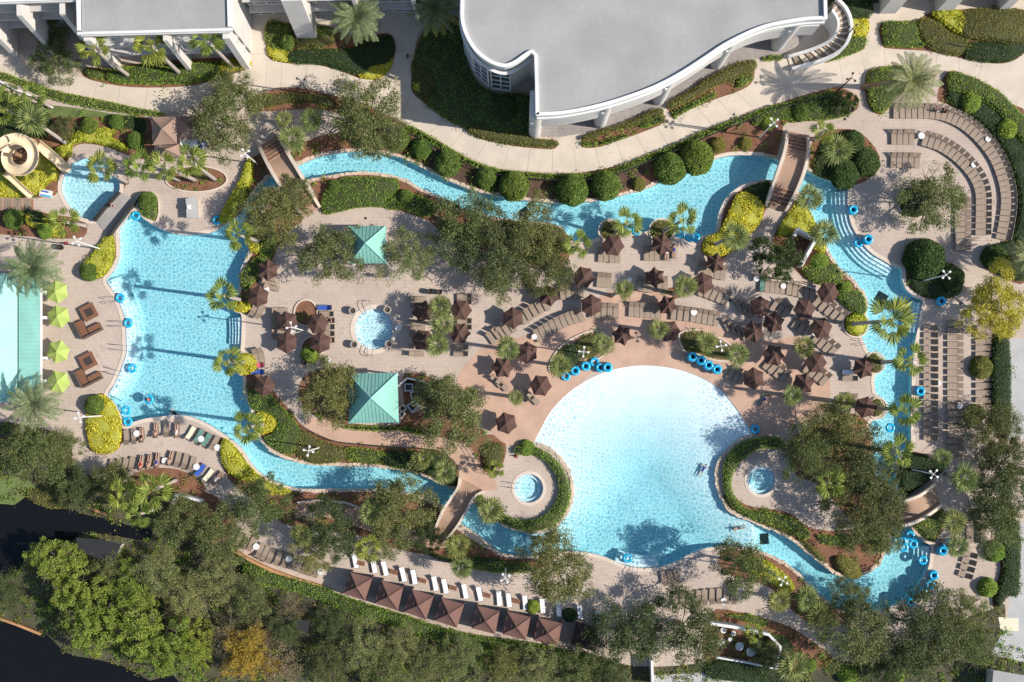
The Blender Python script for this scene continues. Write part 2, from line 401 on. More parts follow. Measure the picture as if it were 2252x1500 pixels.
# ---------------------------------------------------------------- flat ground, cut into regions that share edges
def poly(s, n=3): return smooth(P(s), n)
def sharp(s): return P(s)
REG = [
 ('ground', 'dirt', [[Vector((-420, -420, 0)), Vector((420, -420, 0)), Vector((420, 420, 0)), Vector((-420, 420, 0))]]),
 ('paver_deck', 'pavers', [sharp("-60,60 2330,60 2330,1500 -60,1500")]),
 ('forest_floor', 'undergrowth', [poly("-60,925 60,935 150,965 165,1040 230,1052 300,1062 380,1065 430,1090 490,1150 520,1195 545,1235 700,1290 900,1360 1100,1410 1250,1440 1400,1465 1560,1455 1700,1400 1790,1420 1850,1455 2000,1425 2100,1370 2180,1340 2210,1330 2220,1400 2320,1500 2320,1800 -160,1800 -160,925")]),
 ('walkway', 'concrete', [sharp("-60,60 0,93 35,120 61,149 147,164 187,171 240,184 293,191 373,191 427,184 480,171 533,157 549,144 549,133 523,69 510,20 560,20 1100,20 1100,30 921,61 915,88 909,128 905,173 907,203 934,227 977,259 1017,280 1030,293 1057,304 1110,317 1150,324 1215,328 1225,317 1228,300 1180,300 1180,285 1500,150 1640,100 1800,20 2400,-40 2400,330 2252,264 2225,229 2199,203 2159,179 2084,157 2025,147 1972,145 1932,149 1905,160 1900,187 1900,197 1860,192 1849,187 1812,195 1772,205 1705,227 1652,240 1633,251 1553,283 1487,315 1420,344 1375,357 1327,371 1260,379 1180,377 1100,369 1083,365 1030,344 977,317 937,291 905,277 883,264 850,245 790,221 742,211 710,197 670,192 625,192 577,203 550,211 533,216 400,240 360,248 307,239 240,224 160,208 93,187 40,171 0,157 -60,130")]),
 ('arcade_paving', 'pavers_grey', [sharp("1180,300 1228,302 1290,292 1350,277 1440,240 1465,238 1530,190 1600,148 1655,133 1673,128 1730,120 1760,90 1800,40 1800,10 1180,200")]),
 ('mulch_bed', 'mulch', [
   poly("183,150 240,150 300,140 440,128 490,128 549,133 547,150 520,160 480,173 430,187 373,192 293,192 240,185 187,171"),
   poly("587,48 640,52 700,57 780,78 851,73 867,88 870,112 859,149 838,172 817,175 787,171 750,157 710,145 678,139 638,140 603,133 587,117"),
   poly("921,85 910,130 905,173 907,203 934,227 977,259 1030,287 1090,305 1165,300 1175,290 1170,215 1100,215 1050,185 1020,120 1010,40 960,40"),
   poly("1027,285 1045,272 1075,280 1095,290 1160,292 1170,305 1222,308 1225,318 1215,328 1150,324 1090,314 1050,303"),
   poly("1280,302 1300,292 1350,279 1400,265 1440,242 1452,240 1462,268 1410,292 1367,307 1319,323 1281,324"),
   poly("1468,230 1530,192 1600,149 1655,133 1660,152 1655,179 1633,197 1580,216 1527,237 1481,260 1475,250"),
   poly("1938,50 2015,46 2060,25 2260,22 2260,98 2235,130 2195,140 2130,132 2079,120 2033,112 1959,107 1940,99"),
   poly("1820,3 1911,3 1908,42 1903,99 1892,112 1844,128 1812,139 1830,110 1850,80 1840,50"),
   poly("1905,160 1935,149 1975,145 2015,155 2015,195 1990,205 1965,215 1955,238 1935,252 1915,242 1905,215"),
   poly("2084,157 2125,165 2159,179 2199,203 2225,229 2260,270 2260,540 2222,527 2233,487 2236,433 2226,387 2208,339 2176,294 2131,257 2085,230 2060,215"),
   poly("550,213 625,195 670,195 742,213 790,223 883,268 937,295 1030,348 1100,372 1180,380 1260,382 1375,360 1487,318 1553,287 1633,255 1700,232 1772,208 1812,198 1850,192 1885,215 1885,240 1850,258 1800,266 1730,270 1720,300 1706,345 1680,339 1647,337 1593,340 1567,349 1511,378 1447,400 1388,421 1313,438 1207,442 1100,430 1003,402 923,363 843,335 777,330 699,342 650,355 640,330 700,300 750,290 770,265 700,240 560,245"),
   poly("683,398 737,386 777,381 857,387 923,415 963,433 1003,457 1070,476 1150,490 1233,503 1250,530 1250,570 1200,590 1100,560 1000,530 960,500 930,480 860,460 800,455 750,465 717,473 706,460 690,420"),
   poly("545,545 555,500 575,472 600,440 628,413 655,400 668,410 668,480 645,500 615,535 600,570 580,600 560,640 545,680 525,690 512,675 526,628 529,600 541,569"),
   poly("520,690 508,675 512,660 540,650 560,670 550,690"),
   poly("535,829 538,867 548,891 556,915 572,957 590,985 611,999 670,1018 763,1022 870,1030 947,1051 1000,1075 1010,1045 1003,1018 977,997 937,986 870,983 777,975 737,969 699,955 667,938 640,905 610,870 590,845 570,815 560,795 530,775 513,800"),
   poly("660,840 690,815 740,810 775,830 775,935 720,925 685,910 660,880"), poly("885,832 905,820 935,825 975,850 1000,880 1050,935 1068,955 1020,975 960,960 900,948 760,940 765,930 880,932"),
   poly("1025,978 1060,955 1107,965 1112,1000 1095,1040 1075,1045 1062,1035 1049,1008"),
   poly("1593,1112 1650,1142 1705,1165 1751,1192 1793,1224 1833,1256 1876,1265 1919,1250 1945,1212 1955,1180 1930,1165 1890,1160 1840,1168 1780,1160 1740,1130 1700,1120 1640,1110 1600,1080"),
   poly("1740,965 1790,930 1850,905 1912,930 1918,985 1925,1045 1940,1100 1953,1145 1930,1160 1880,1150 1830,1100 1790,1060 1755,1050 1745,1020 1730,985"),
   poly("480,972 496,962 523,985 552,1025 590,1056 649,1077 790,1081 900,1090 980,1125 1000,1160 1100,1220 1193,1226 1228,1220 1180,1255 1100,1260 1030,1245 960,1225 860,1205 800,1180 700,1165 620,1150 560,1100 500,1050"),
   poly("1599,1206 1673,1217 1732,1247 1775,1285 1812,1320 1865,1350 1850,1375 1790,1375 1740,1340 1690,1290 1620,1270 1580,1240"),
   poly("1560,1350 1620,1345 1680,1360 1740,1380 1800,1420 1830,1450 1760,1480 1560,1470"),
   circle(432, 394, 66, 27), circle(673, 688, 24, 27), circle(686, 766, 22, 24), poly("290,1045 330,1030 390,1032 440,1055 450,1080 400,1090 320,1085 280,1070"),
   poly("228,528 247,513 254,540 252,572 237,601 215,614 188,610 185,580 205,560"), poly("198,885 215,866 237,870 262,905 272,950 262,985 235,999 205,992 190,950 190,912"),
   poly("540,360 558,345 600,330 595,382 563,412 534,452 513,478 485,495 485,470 510,430 528,395"),
   poly("0,200 60,225 110,250 133,240 240,252 330,262 335,345 290,345 240,325 187,316 160,325 150,350 130,385 120,430 0,435 -60,435 -60,180"),
   poly("0,460 60,462 110,470 165,480 190,495 185,520 140,525 60,520 0,515 -40,500"), poly("262,405 285,390 292,380 280,400 268,425"), poly("302,440 310,428 335,425 347,440 348,470 340,488 320,480 308,465"),
   poly("1542,552 1550,525 1580,513 1590,470 1605,435 1640,410 1692,398 1697,430 1680,470 1640,520 1600,560 1575,572"),
   poly("1700,520 1735,480 1760,440 1790,492 1817,542 1849,593 1889,633 1908,668 1905,690 1880,690 1850,660 1800,625 1760,605 1720,560"),
   circle(1882, 713, 27), circle(1924, 798, 21, 22), circle(1930, 898, 19, 22), circle(1341, 507, 23, 23), circle(1455, 507, 26, 24),
   poly("1780,380 1790,300 1830,285 1890,290 1935,345 1915,390 1870,408 1820,392"),
   poly("1992,620 1990,590 2010,570 2080,575 2115,595 2118,630 2095,655 2040,657 2005,640"), circle(2010, 446, 33), poly("2165,570 2180,540 2260,530 2260,620 2200,610"),
   poly("1973,1030 1985,1002 2007,992 2060,1010 2080,1030 2040,1060 1990,1092 1978,1070"), poly("2003,1150 2040,1115 2075,1120 2080,1150 2060,1185 2045,1196 2023,1180"),
   poly("1210,815 1215,790 1240,758 1290,732 1325,732 1340,765 1310,790 1270,803 1240,818"), poly("1495,735 1530,727 1560,735 1605,760 1605,790 1570,790 1530,776 1505,770"),
   circle(1803, 860, 13, 12), circle(1372, 648, 24, 14), circle(1480, 645, 20, 13), poly("2178,740 2217,735 2220,960 2190,960 2176,880"), poly("2195,1150 2240,1150 2240,1300 2215,1310 2190,1340 2182,1310 2200,1250"),
   poly("360,1090 385,1070 420,1075 480,1095 520,1150 490,1190 430,1180"),
 ]),
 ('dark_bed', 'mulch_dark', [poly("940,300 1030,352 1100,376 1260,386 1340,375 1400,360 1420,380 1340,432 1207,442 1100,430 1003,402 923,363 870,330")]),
 ('beach_deck', 'tan_deck', [poly("1176,973 1120,980 1085,955 1050,925 1003,842 1035,789 1085,745 1140,742 1180,728 1260,702 1311,697 1320,650 1393,636 1478,646 1470,690 1500,703 1585,722 1640,740 1700,748 1755,738 1790,765 1820,812 1826,850 1820,890 1790,920 1700,955 1653,953 1520,820 1300,820", 2)]),
 ('boardwalk', 'tan_deck', [poly("667,936 683,917 731,928 771,936 817,941 897,946 950,955 1003,977 1025,976 1045,1000 1062,1037 1078,1043 1096,1077 1067,1078 1043,1090 1010,1070 1015,1043 1003,1016 977,996 937,985 870,982 777,974 737,968 699,954", 2)]),
 ('side_path', 'tan_deck', [poly("655,1108 700,1100 760,1103 800,1120 860,1150 960,1180 985,1182 990,1200 950,1205 880,1190 790,1160 720,1140 650,1140", 2)]),
 ('driveway', 'concrete_grey', [sharp("2219,745 2400,745 2400,965 2219,965"), sharp("2235,1150 2400,1150 2400,1490 2180,1440 2215,1370 2222,1290 2240,1270"), sharp("1435,1485 1700,1470 1700,1600 1400,1600")]),
 ('driveway_patch', 'towel_cream', [sharp('2196,1357 2240,1360 2240,1388 2200,1386')]),
 ('lawn', 'grass', [poly("-60,1040 0,1045 60,1055 85,1078 60,1095 20,1115 -60,1120"), poly("100,232 187,240 240,249 317,260 318,292 270,279 230,258 120,258")]),
 ('pond_water', 'pond', [poly("-160,1108 0,1108 30,1110 58,1092 75,1092 103,1118 150,1117 190,1132 240,1142 300,1160 335,1165 320,1188 250,1178 190,1172 150,1192 70,1202 50,1240 30,1262 -160,1262"), poly("-160,1340 0,1359 85,1387 110,1402 150,1437 220,1452 290,1472 330,1497 400,1507 420,1800 -160,1800")]),
]
allp = []
for ri, (nm, m_, polys) in enumerate(REG):
    for pl in polys: allp.append((ri, ccw(pl)))
for pl in (outer, inner, splash, roundp, tub_a, tub_b): allp.append((-1, ccw(pl)))
cv, ce = [], []
for ri, pl in allp:
    b = len(cv); n = len(pl)
    cv += [Vector((p.x, p.y)) for p in pl]; ce += [(b + i, b + (i + 1) % n) for i in range(n)]
rv, _, rf, _, _, _ = delaunay_2d_cdt(cv, ce, [], 0, 1e-4)
boxes = [(ri, xy(pl), min(p.x for p in pl), max(p.x for p in pl), min(p.y for p in pl), max(p.y for p in pl)) for ri, pl in allp if ri >= 0]
buckets = {}
for f in rf:
    cx = sum(rv[i].x for i in f) / 3; cy = sum(rv[i].y for i in f) / 3
    if in_water(cx, cy): continue
    for ri, q, x0, x1, y0, y1 in reversed(boxes):
        if x0 < cx < x1 and y0 < cy < y1 and inside(cx, cy, q): buckets.setdefault(ri, []).append(f); break
for ri, fs in buckets.items():
    idx = {}; vs = []; ff = []
    for f in fs:
        t = []
        for i in f:
            if i not in idx: idx[i] = len(vs); vs.append((rv[i].x, rv[i].y, 0.0))
            t.append(idx[i])
        ff.append(t)
    mb = MB(); mb.add(vs, ff); struct(REG[ri][0], mb.mesh(REG[ri][0], REG[ri][1]))

# ---------------------------------------------------------------- pools: floor, walls, water
def depth_main(p):
    px, py = p.x * S + CX, CY - p.y * S
    d = 258 - math.hypot(px - 1420, py - 1062) if py < 1062 else 258 - abs(px - 1420) + (py - 1062) * .8
    if 1160 < px < 1665 and 780 < py < 1260: return min(1.45, .115 + max(0, d / 240) ** 1.6 * 1.4)
    return 1.4
def pool_floor(loops, depth, step):
    v, e = [], []
    for pl in loops:
        b = len(v); n = len(pl); v += [Vector((p.x, p.y)) for p in pl]; e += [(b + i, b + (i + 1) % n) for i in range(n)]
    o = xy(loops[0]); i_ = [xy(q) for q in loops[1:]]
    ok = lambda x, y: inside(x, y, o) and not any(inside(x, y, q) for q in i_)
    if step:
        x0, x1 = min(p[0] for p in o), max(p[0] for p in o); y0, y1 = min(p[1] for p in o), max(p[1] for p in o)
        y = y0 + step / 2
        while y < y1:
            x = x0 + step / 2
            while x < x1:
                if ok(x, y): v.append(Vector((x, y)))
                x += step
            y += step
    vv, _, ff, _, _, _ = delaunay_2d_cdt(v, e, [], 0, 1e-4)
    ff = [f for f in ff if ok(sum(vv[i].x for i in f) / 3, sum(vv[i].y for i in f) / 3)]
    return vv, ff
def build_pool(loops, depth, step, zw=-.1):
    vv, ff = pool_floor(loops, depth, step)
    mb = MB(); mb.add([(p.x, p.y, -depth(p)) for p in vv], ff)
    for pl in loops:
        n = len(pl); q = ccw(pl)
        mb.add([(p.x, p.y, -depth(p) - .001) for p in q] + [(p.x, p.y, 0) for p in q], [(i, (i + 1) % n, n + (i + 1) % n, n + i) for i in range(n)])
    struct('pool_basin', mb.mesh('pool_basin', 'plaster'))
    mb = MB()                                                        # a band of dark tile along the water line
    for k, pl in enumerate(loops):
        q = ccw(pl); s = -.02 if k == 0 else .02; a = offset(q, s); n = len(q)
        keep = [depth(p) > .3 for p in q]
        for i in range(n):
            j = (i + 1) % n
            if keep[i] and keep[j]: mb.add([(a[i].x, a[i].y, -.22), (a[j].x, a[j].y, -.22), (a[j].x, a[j].y, -.01), (a[i].x, a[i].y, -.01)], [(0, 1, 2, 3)])
    struct('waterline_tile', mb.mesh('waterline_tile', 'tile_blue'))
    wl = [offset(ccw(pl), .06 if k == 0 else -.06) for k, pl in enumerate(loops)]
    vv, ff = pool_floor(wl, None, 0); n = len(vv)
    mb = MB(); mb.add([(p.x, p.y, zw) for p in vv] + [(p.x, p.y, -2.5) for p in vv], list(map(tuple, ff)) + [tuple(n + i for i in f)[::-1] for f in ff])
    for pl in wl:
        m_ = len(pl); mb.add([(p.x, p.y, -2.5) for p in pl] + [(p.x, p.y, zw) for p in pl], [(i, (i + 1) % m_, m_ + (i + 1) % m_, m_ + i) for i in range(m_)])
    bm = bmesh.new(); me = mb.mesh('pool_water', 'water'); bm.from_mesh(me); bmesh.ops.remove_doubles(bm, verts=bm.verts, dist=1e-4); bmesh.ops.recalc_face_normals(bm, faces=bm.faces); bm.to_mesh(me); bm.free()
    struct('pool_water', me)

def watermat():
    m, nt, out = nodes_mat('water'); co = coords(nt); L = nt.links
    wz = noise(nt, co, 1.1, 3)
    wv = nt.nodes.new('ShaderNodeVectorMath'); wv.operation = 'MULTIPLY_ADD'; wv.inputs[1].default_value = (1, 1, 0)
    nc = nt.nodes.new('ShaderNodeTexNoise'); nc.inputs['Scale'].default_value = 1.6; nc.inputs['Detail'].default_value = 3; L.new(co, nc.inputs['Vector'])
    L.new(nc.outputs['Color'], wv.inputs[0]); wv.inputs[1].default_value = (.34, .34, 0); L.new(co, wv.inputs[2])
    def caustic_net(scale):
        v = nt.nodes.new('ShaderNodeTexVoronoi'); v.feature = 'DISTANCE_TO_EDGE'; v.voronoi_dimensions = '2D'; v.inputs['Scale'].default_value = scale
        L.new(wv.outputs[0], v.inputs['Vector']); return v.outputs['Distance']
    a = ramp(nt, caustic_net(2.3), [(0.0, (1, 1, 1)), (.10, (.50, .50, .50)), (.32, (.0, .0, .0))])
    b = ramp(nt, caustic_net(1.5), [(0.0, (1, 1, 1)), (.12, (.45, .45, .45)), (.4, (.0, .0, .0))])
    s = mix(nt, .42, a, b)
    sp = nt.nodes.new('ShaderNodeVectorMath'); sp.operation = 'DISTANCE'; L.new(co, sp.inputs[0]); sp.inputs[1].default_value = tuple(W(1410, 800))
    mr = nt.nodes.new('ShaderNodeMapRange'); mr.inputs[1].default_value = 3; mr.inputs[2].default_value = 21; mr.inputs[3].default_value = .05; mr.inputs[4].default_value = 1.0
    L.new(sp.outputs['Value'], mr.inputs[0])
    tint = ramp(nt, s, [(0, (.45, .67, .735)), (.24, (.66, .81, .85)), (.62, (1, 1, 1))])  # bright net of wave-focused sunlight painted into the water's see-through tint
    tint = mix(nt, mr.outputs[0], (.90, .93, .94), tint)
    tr = nt.nodes.new('ShaderNodeBsdfTransparent'); L.new(tint, tr.inputs[0])
    gl = nt.nodes.new('ShaderNodeBsdfGlossy'); gl.inputs['Roughness'].default_value = .12
    bp = nt.nodes.new('ShaderNodeBump'); bp.inputs['Strength'].default_value = .3; bp.inputs['Distance'].default_value = .08
    L.new(noise(nt, wv.outputs[0], 4.2, 3), bp.inputs['Height']); L.new(bp.outputs[0], gl.inputs['Normal'])
    fr = nt.nodes.new('ShaderNodeFresnel'); fr.inputs[0].default_value = 1.33; L.new(bp.outputs[0], fr.inputs['Normal'])
    ge = nt.nodes.new('ShaderNodeNewGeometry'); fm = nt.nodes.new('ShaderNodeMix'); fm.inputs[3].default_value = .02
    L.new(ge.outputs['Backfacing'], fm.inputs[0]); L.new(fr.outputs[0], fm.inputs[2])          # seen from below only a trace is mirrored
    mx = nt.nodes.new('ShaderNodeMixShader'); L.new(fm.outputs[0], mx.inputs[0]); L.new(tr.outputs[0], mx.inputs[1]); L.new(gl.outputs[0], mx.inputs[2])
    L.new(mx.outputs[0], out.inputs['Surface'])
    va = nt.nodes.new('ShaderNodeVolumeAbsorption'); va.inputs['Color'].default_value = (.10, .72, .80, 1); va.inputs['Density'].default_value = .30
    L.new(va.outputs[0], out.inputs['Volume']); MATS['water'] = m
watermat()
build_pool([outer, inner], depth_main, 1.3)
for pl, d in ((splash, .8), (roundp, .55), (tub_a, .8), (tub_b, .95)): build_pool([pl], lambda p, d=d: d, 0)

# steps under water: (edge line, inward side, number, tread width)
mb = MB()
def steps(s, sign, n=4, wid=.42, rise=.26, top=.22):
    q = smooth(P(s), 4, False); nn = normals2(q, False)
    for k in range(n):
        a = [p + v * (sign * wid * k) for p, v in zip(q, nn)]; b = [p + v * (sign * (wid * (k + 1) + .02)) for p, v in zip(q, nn)]
        mb.strip(a, b, -1.5, -(top + rise * k))
steps("238,866 249,848 261,824 270,800 278,773 277,753 276,721 272,695 264,671 254,649 242,632 235,618", 1, 4, .45)
steps("530,757 531,727 530,698", -1, 4)
steps("1863,420 1864,447 1867,471 1873,495 1884,516 1900,540 1921,560 1943,573 1966,586", 1, 4, .45)
steps("2028,666 2024,687 2020,713 2017,732", 1, 4, .42)
steps("1352,1235 1372,1242 1395,1247 1420,1249 1448,1247", -1, 3, .5)
steps("2045,1236 2046,1220 2046,1202", -1, 4, .45)
q = circle(822, 724, 42, 45, 32); nn = normals2(ccw(q)); q = ccw(q)
mb.strip([p - v * .02 for p, v in zip(q, nn)], [p - v * .35 for p, v in zip(q, nn)], -.6, -.25, True)
for cx, cy, r_ in ((1163, 1074, 32), (1674, 1057, 31)):
    q = ccw(circle(cx, cy, r_, n=30)); nn = normals2(q)
    mb.strip([p - v * .02 for p, v in zip(q, nn)], [p - v * .5 for p, v in zip(q, nn)], -.95, -.4, True)
struct('pool_steps', mb.mesh('pool_steps', 'plaster'))
for px, py, a in ((1155, 467, 40), (1945, 654, 60), (1683, 1188, 5)):
    mb = MB(); c = W(px, py)
    mb.box((c.x, c.y, -1.33), (1.35, 1.35, .06), R(a))
    for k in range(-4, 5): mb.box((c.x + math.cos(R(a)) * k * .15, c.y + math.sin(R(a)) * k * .15, -1.29), (.03, 1.3, .03), R(a))
    o = link('pool_drain_grate', mb.mesh('pool_drain_grate', 'dark_metal'))
    tag(o, {1155: 'dark square drain grate turned cornerwise in the long upper river bend', 1945: 'dark square drain grate in the river near the right fan palm', 1683: 'dark square drain grate at the mouth of the lower right river'}[px], 'drain grate', 'drain grates on the pool floor')

# coping and rock edging, in runs of one kind
def edging(loop, kinds, sign):
    n = len(loop); nn = normals2(loop)
    i = next(k for k in range(n) if kinds[k] != kinds[k - 1]); start = i; runs = []
    while True:
        j = i; run = []
        while kinds[j % n] == kinds[i % n] and j - i < n: run.append(j % n); j += 1
        run.append(j % n); runs.append((kinds[i % n], run)); i = j
        if i - start >= n: break
    for kd, run in runs:
        q = [loop[k] for k in run]; v = [nn[k] * sign for k in run]
        if kd == 'c':
            mbc.strip([p - u * .03 for p, u in zip(q, v)], [p + u * .42 for p, u in zip(q, v)], -.01, .05)
        elif kd == 'r':
            mbr.strip([p - u * .03 for p, u in zip(q, v)], [p + u * .34 for p, u in zip(q, v)], -.01, .045)
            L_ = 0; pts = []
            for k in range(len(q) - 1):
                seg = (q[k + 1] - q[k]).length; m_ = max(1, int(seg / .5))
                for t in range(m_): pts.append((q[k].lerp(q[k + 1], t / m_), v[k], math.atan2(q[k + 1].y - q[k].y, q[k + 1].x - q[k].x)))
            for p, u, ang in pts:
                wdt = rnd.uniform(.28, .58); hh = rnd.uniform(.05, .15); c = p + u * (wdt * .5 - .08 + rnd.uniform(-.08, .1)); a2 = ang + rnd.uniform(-.25, .25)
                l2 = rnd.uniform(.5, 1.05)
                ring = [(-.5, -.35), (-.35, -.5), (.3, -.52), (.5, -.3), (.48, .35), (.3, .5), (-.32, .47), (-.5, .3)]
                ca, sa = math.cos(a2), math.sin(a2); lo, hi = [], []
                for x, y in ring:
                    x += rnd.uniform(-.06, .06); y += rnd.uniform(-.06, .06); X, Y = x * l2, y * wdt
                    lo.append((c.x + X * ca - Y * sa, c.y + X * sa + Y * ca, -.15)); X *= .8; Y *= .8
                    hi.append((c.x + X * ca - Y * sa, c.y + X * sa + Y * ca, hh + rnd.uniform(-.04, .04)))
                mbr.add(lo + hi, [(i_, (i_ + 1) % 8, 8 + (i_ + 1) % 8, 8 + i_) for i_ in range(8)] + [tuple(range(8, 16))])
mbc = MB(); mbr = MB()
oc, ik = ccw(outer), ccw(inner)
edging(oc, okind if oc is outer else okind[::-1], 1); edging(ik, ikind if ik is inner else ikind[::-1], -1)
for pl, wd in ((splash, .45), (roundp, .55), (tub_a, .35), (tub_b, .35)):
    q = ccw(pl); mbc.strip(offset(q, -.03), offset(q, wd), -.01, .05, True)
struct('pool_coping', mbc.mesh('pool_coping', 'coping')); struct('rock_edging', mbr.mesh('rock_edging', 'rock'))
# low kerbs round the planters
mb = MB()
for pl in (circle(1341, 507, 23, 23), circle(1455, 507, 26, 24), circle(1924, 798, 21, 22), circle(1930, 898, 19, 22), circle(1882, 713, 27), circle(2010, 446, 33), circle(432, 394, 66, 27), circle(673, 688, 24, 27), circle(686, 766, 22, 24),
           poly("1210,815 1215,790 1240,758 1290,732 1325,732 1340,765 1310,790 1270,803 1240,818"), poly("1495,735 1530,727 1560,735 1605,760 1605,790 1570,790 1530,776 1505,770"),
           poly("302,440 310,428 335,425 347,440 348,470 340,488 320,480 308,465")):
    q = ccw(pl); mb.strip(q, offset(q, .18), -.02, .16, True)
struct('planter_kerb', mb.mesh('planter_kerb', 'coping'))
mb = MB()   # joints sawn across the walkway
for s in ("40,130 20,165", "95,158 70,190", "160,166 150,206", "215,179 205,216", "265,187 258,228", "325,192 318,240", "385,191 385,240", "440,181 455,228", "505,165 520,215", "590,122 583,200", "620,138 618,192", "675,140 672,191", "735,154 730,208", "790,172 783,218", "850,172 838,238", "905,205 880,262", "975,262 945,293", "1020,288 992,323", "1070,312 1046,350", "1120,322 1107,368", "1165,328 1160,374", "1215,330 1215,377", "1262,326 1268,378", "1310,325 1320,371", "1355,313 1372,356", "1400,298 1422,341", "1445,280 1470,320", "1490,260 1518,298", "1535,240 1566,274", "1580,220 1612,256", "1622,205 1655,236", "1845,130 1855,185", "1895,115 1902,155", "1945,108 1948,145", "2000,112 2005,144", "2060,120 2058,150", "2110,132 2108,162", "2160,144 2150,175", "551,120 587,118", "870,110 912,112"):
    a, b = P(s); d = (b - a).normalized(); u = Vector((-d.y, d.x, 0)) * .02
    mb.add([(p.x, p.y, .004) for p in (a - u, b - u, b + u, a + u)], [(0, 1, 2, 3)])
struct('walkway_joints', mb.mesh('walkway_joints', 'concrete_joint'))
# ---------------------------------------------------------------- trees: trunk with limbs, crown of small leaves
def oak_proto(seed, leaf, n_clump=105, per=128, size=.165, rad=4.0, hgt=6.6, flat=.62, airy=1.0, ragged=.3):
    rs = np.random.RandomState(seed); r_ = random.Random(seed)
    tr = MB(); tips = []
    tr.tube([(0, 0, 0), (.05, .03, .9), (r_.uniform(-.2, .2), r_.uniform(-.2, .2), 2.1)], [.24, .19, .16], 8)
    nl = 8
    for k in range(nl):
        a = 2 * math.pi * k / nl + r_.uniform(-.3, .3); l = rad * r_.uniform(.55, .95); z = r_.uniform(3.4, hgt - .9)
        p0 = Vector((0, 0, 2.0)); p2 = Vector((l * math.cos(a), l * math.sin(a), z)); p1 = p0.lerp(p2, .45) + Vector((0, 0, .5))
        tr.tube([p0, p1, p2], [.12, .075, .03], 5)
        for q in range(4):
            s0 = p0.lerp(p2, r_.uniform(.4, .9)) + Vector((0, 0, .3)); b = a + r_.uniform(-1, 1); e = s0 + Vector((math.cos(b), math.sin(b), r_.uniform(.0, .7))) * r_.uniform(.8, 1.6)
            tr.tube([s0, e], [.045, .015], 4); tips.append(e)
    lob = [(r_.uniform(0, 6.28), r_.uniform(.72, 1.12)) for _ in range(9)]
    def reach(a):
        return 1 + sum(.14 * math.cos(a * k + lob[k][0]) * lob[k][1] for k in range(2, 7)) 
    cl = []
    for i in range(n_clump):
        a = r_.uniform(0, 6.283); u = math.sqrt(r_.random()); rr = rad * u * reach(a) * .95
        top = math.sqrt(max(0, 1 - min(1, u) ** 2)); z = 3.0 + (hgt - 3.0) * (top * r_.uniform(.35, 1.0)) + r_.uniform(-.3, .3)
        cl.append((rr * math.cos(a), rr * math.sin(a), z, r_.uniform(.45, .95) * rad / 4 * airy))
    cen = []
    for x, y, z, cr in cl:
        m = int(per * r_.uniform(.6, 1.3)); d = rs.normal(size=(m, 3)); d /= np.linalg.norm(d, axis=1)[:, None]
        q = d * (cr * rs.uniform(.25, 1.0, size=(m, 1)) ** .6); q[:, 2] *= flat
        # a few sprays reach out of the clump
        k = rs.random_sample(m) < ragged; q[k] *= rs.uniform(1.1, 1.7, size=(k.sum(), 1)); cen.append(q + (x, y, z))
    cen = np.concatenate(cen)
    return tr.mesh('trunk', 'bark'), mesh_np('crown', rand_leaves(rs, cen, size, .35), leaf)
OAK = {}
def oaks(kind, leaf, seeds, **kw): OAK[kind] = [oak_proto(s, leaf, **kw) for s in seeds]
oaks('oak', 'oak', (1, 2, 3, 4)); oaks('dark', 'oak_dark', (11, 12, 13), per=128); oaks('light', 'oak_light', (21, 22), n_clump=95, per=110, size=.155)
oaks('lime', 'lime_tree', (31, 32, 33), n_clump=150, per=110, size=.17, airy=.66, ragged=.14, flat=.8); oaks('yellow', 'yellow_tree', (41,), n_clump=150, per=130, airy=.8, ragged=.25)
oaks('gold', 'gold_tree', (42,), n_clump=110, per=110, airy=.85); oaks('bare', 'bare_tree', (51, 52), n_clump=90, per=40, size=.18, ragged=.4)
oaks('magnolia', 'magnolia', (61,), n_clump=130, per=90, size=.22, airy=.85, ragged=.08)
KINDNAME = {'oak': 'oak_tree', 'dark': 'oak_tree', 'light': 'oak_tree', 'lime': 'bald_cypress_tree', 'yellow': 'yellow_leaved_tree', 'gold': 'golden_tree', 'bare': 'bare_tree', 'magnolia': 'magnolia_tree'}
tcount = {}
def tree(kind, px, py, r, label, group=None, zs=1.0):
    i = tcount.get(kind, 0); tcount[kind] = i + 1
    t, c = OAK[kind][i % len(OAK[kind])]
    k = r / S / 4.0; hz = 4.6 * k * zs; g = W(px, py, hz); g.z = 0
    e = empty(KINDNAME[kind], g, rnd.uniform(0, 6.28), label, 'tree', group); e.scale = (k, k, k * zs)
    link('trunk', t, e); link('crown', c, e); return e
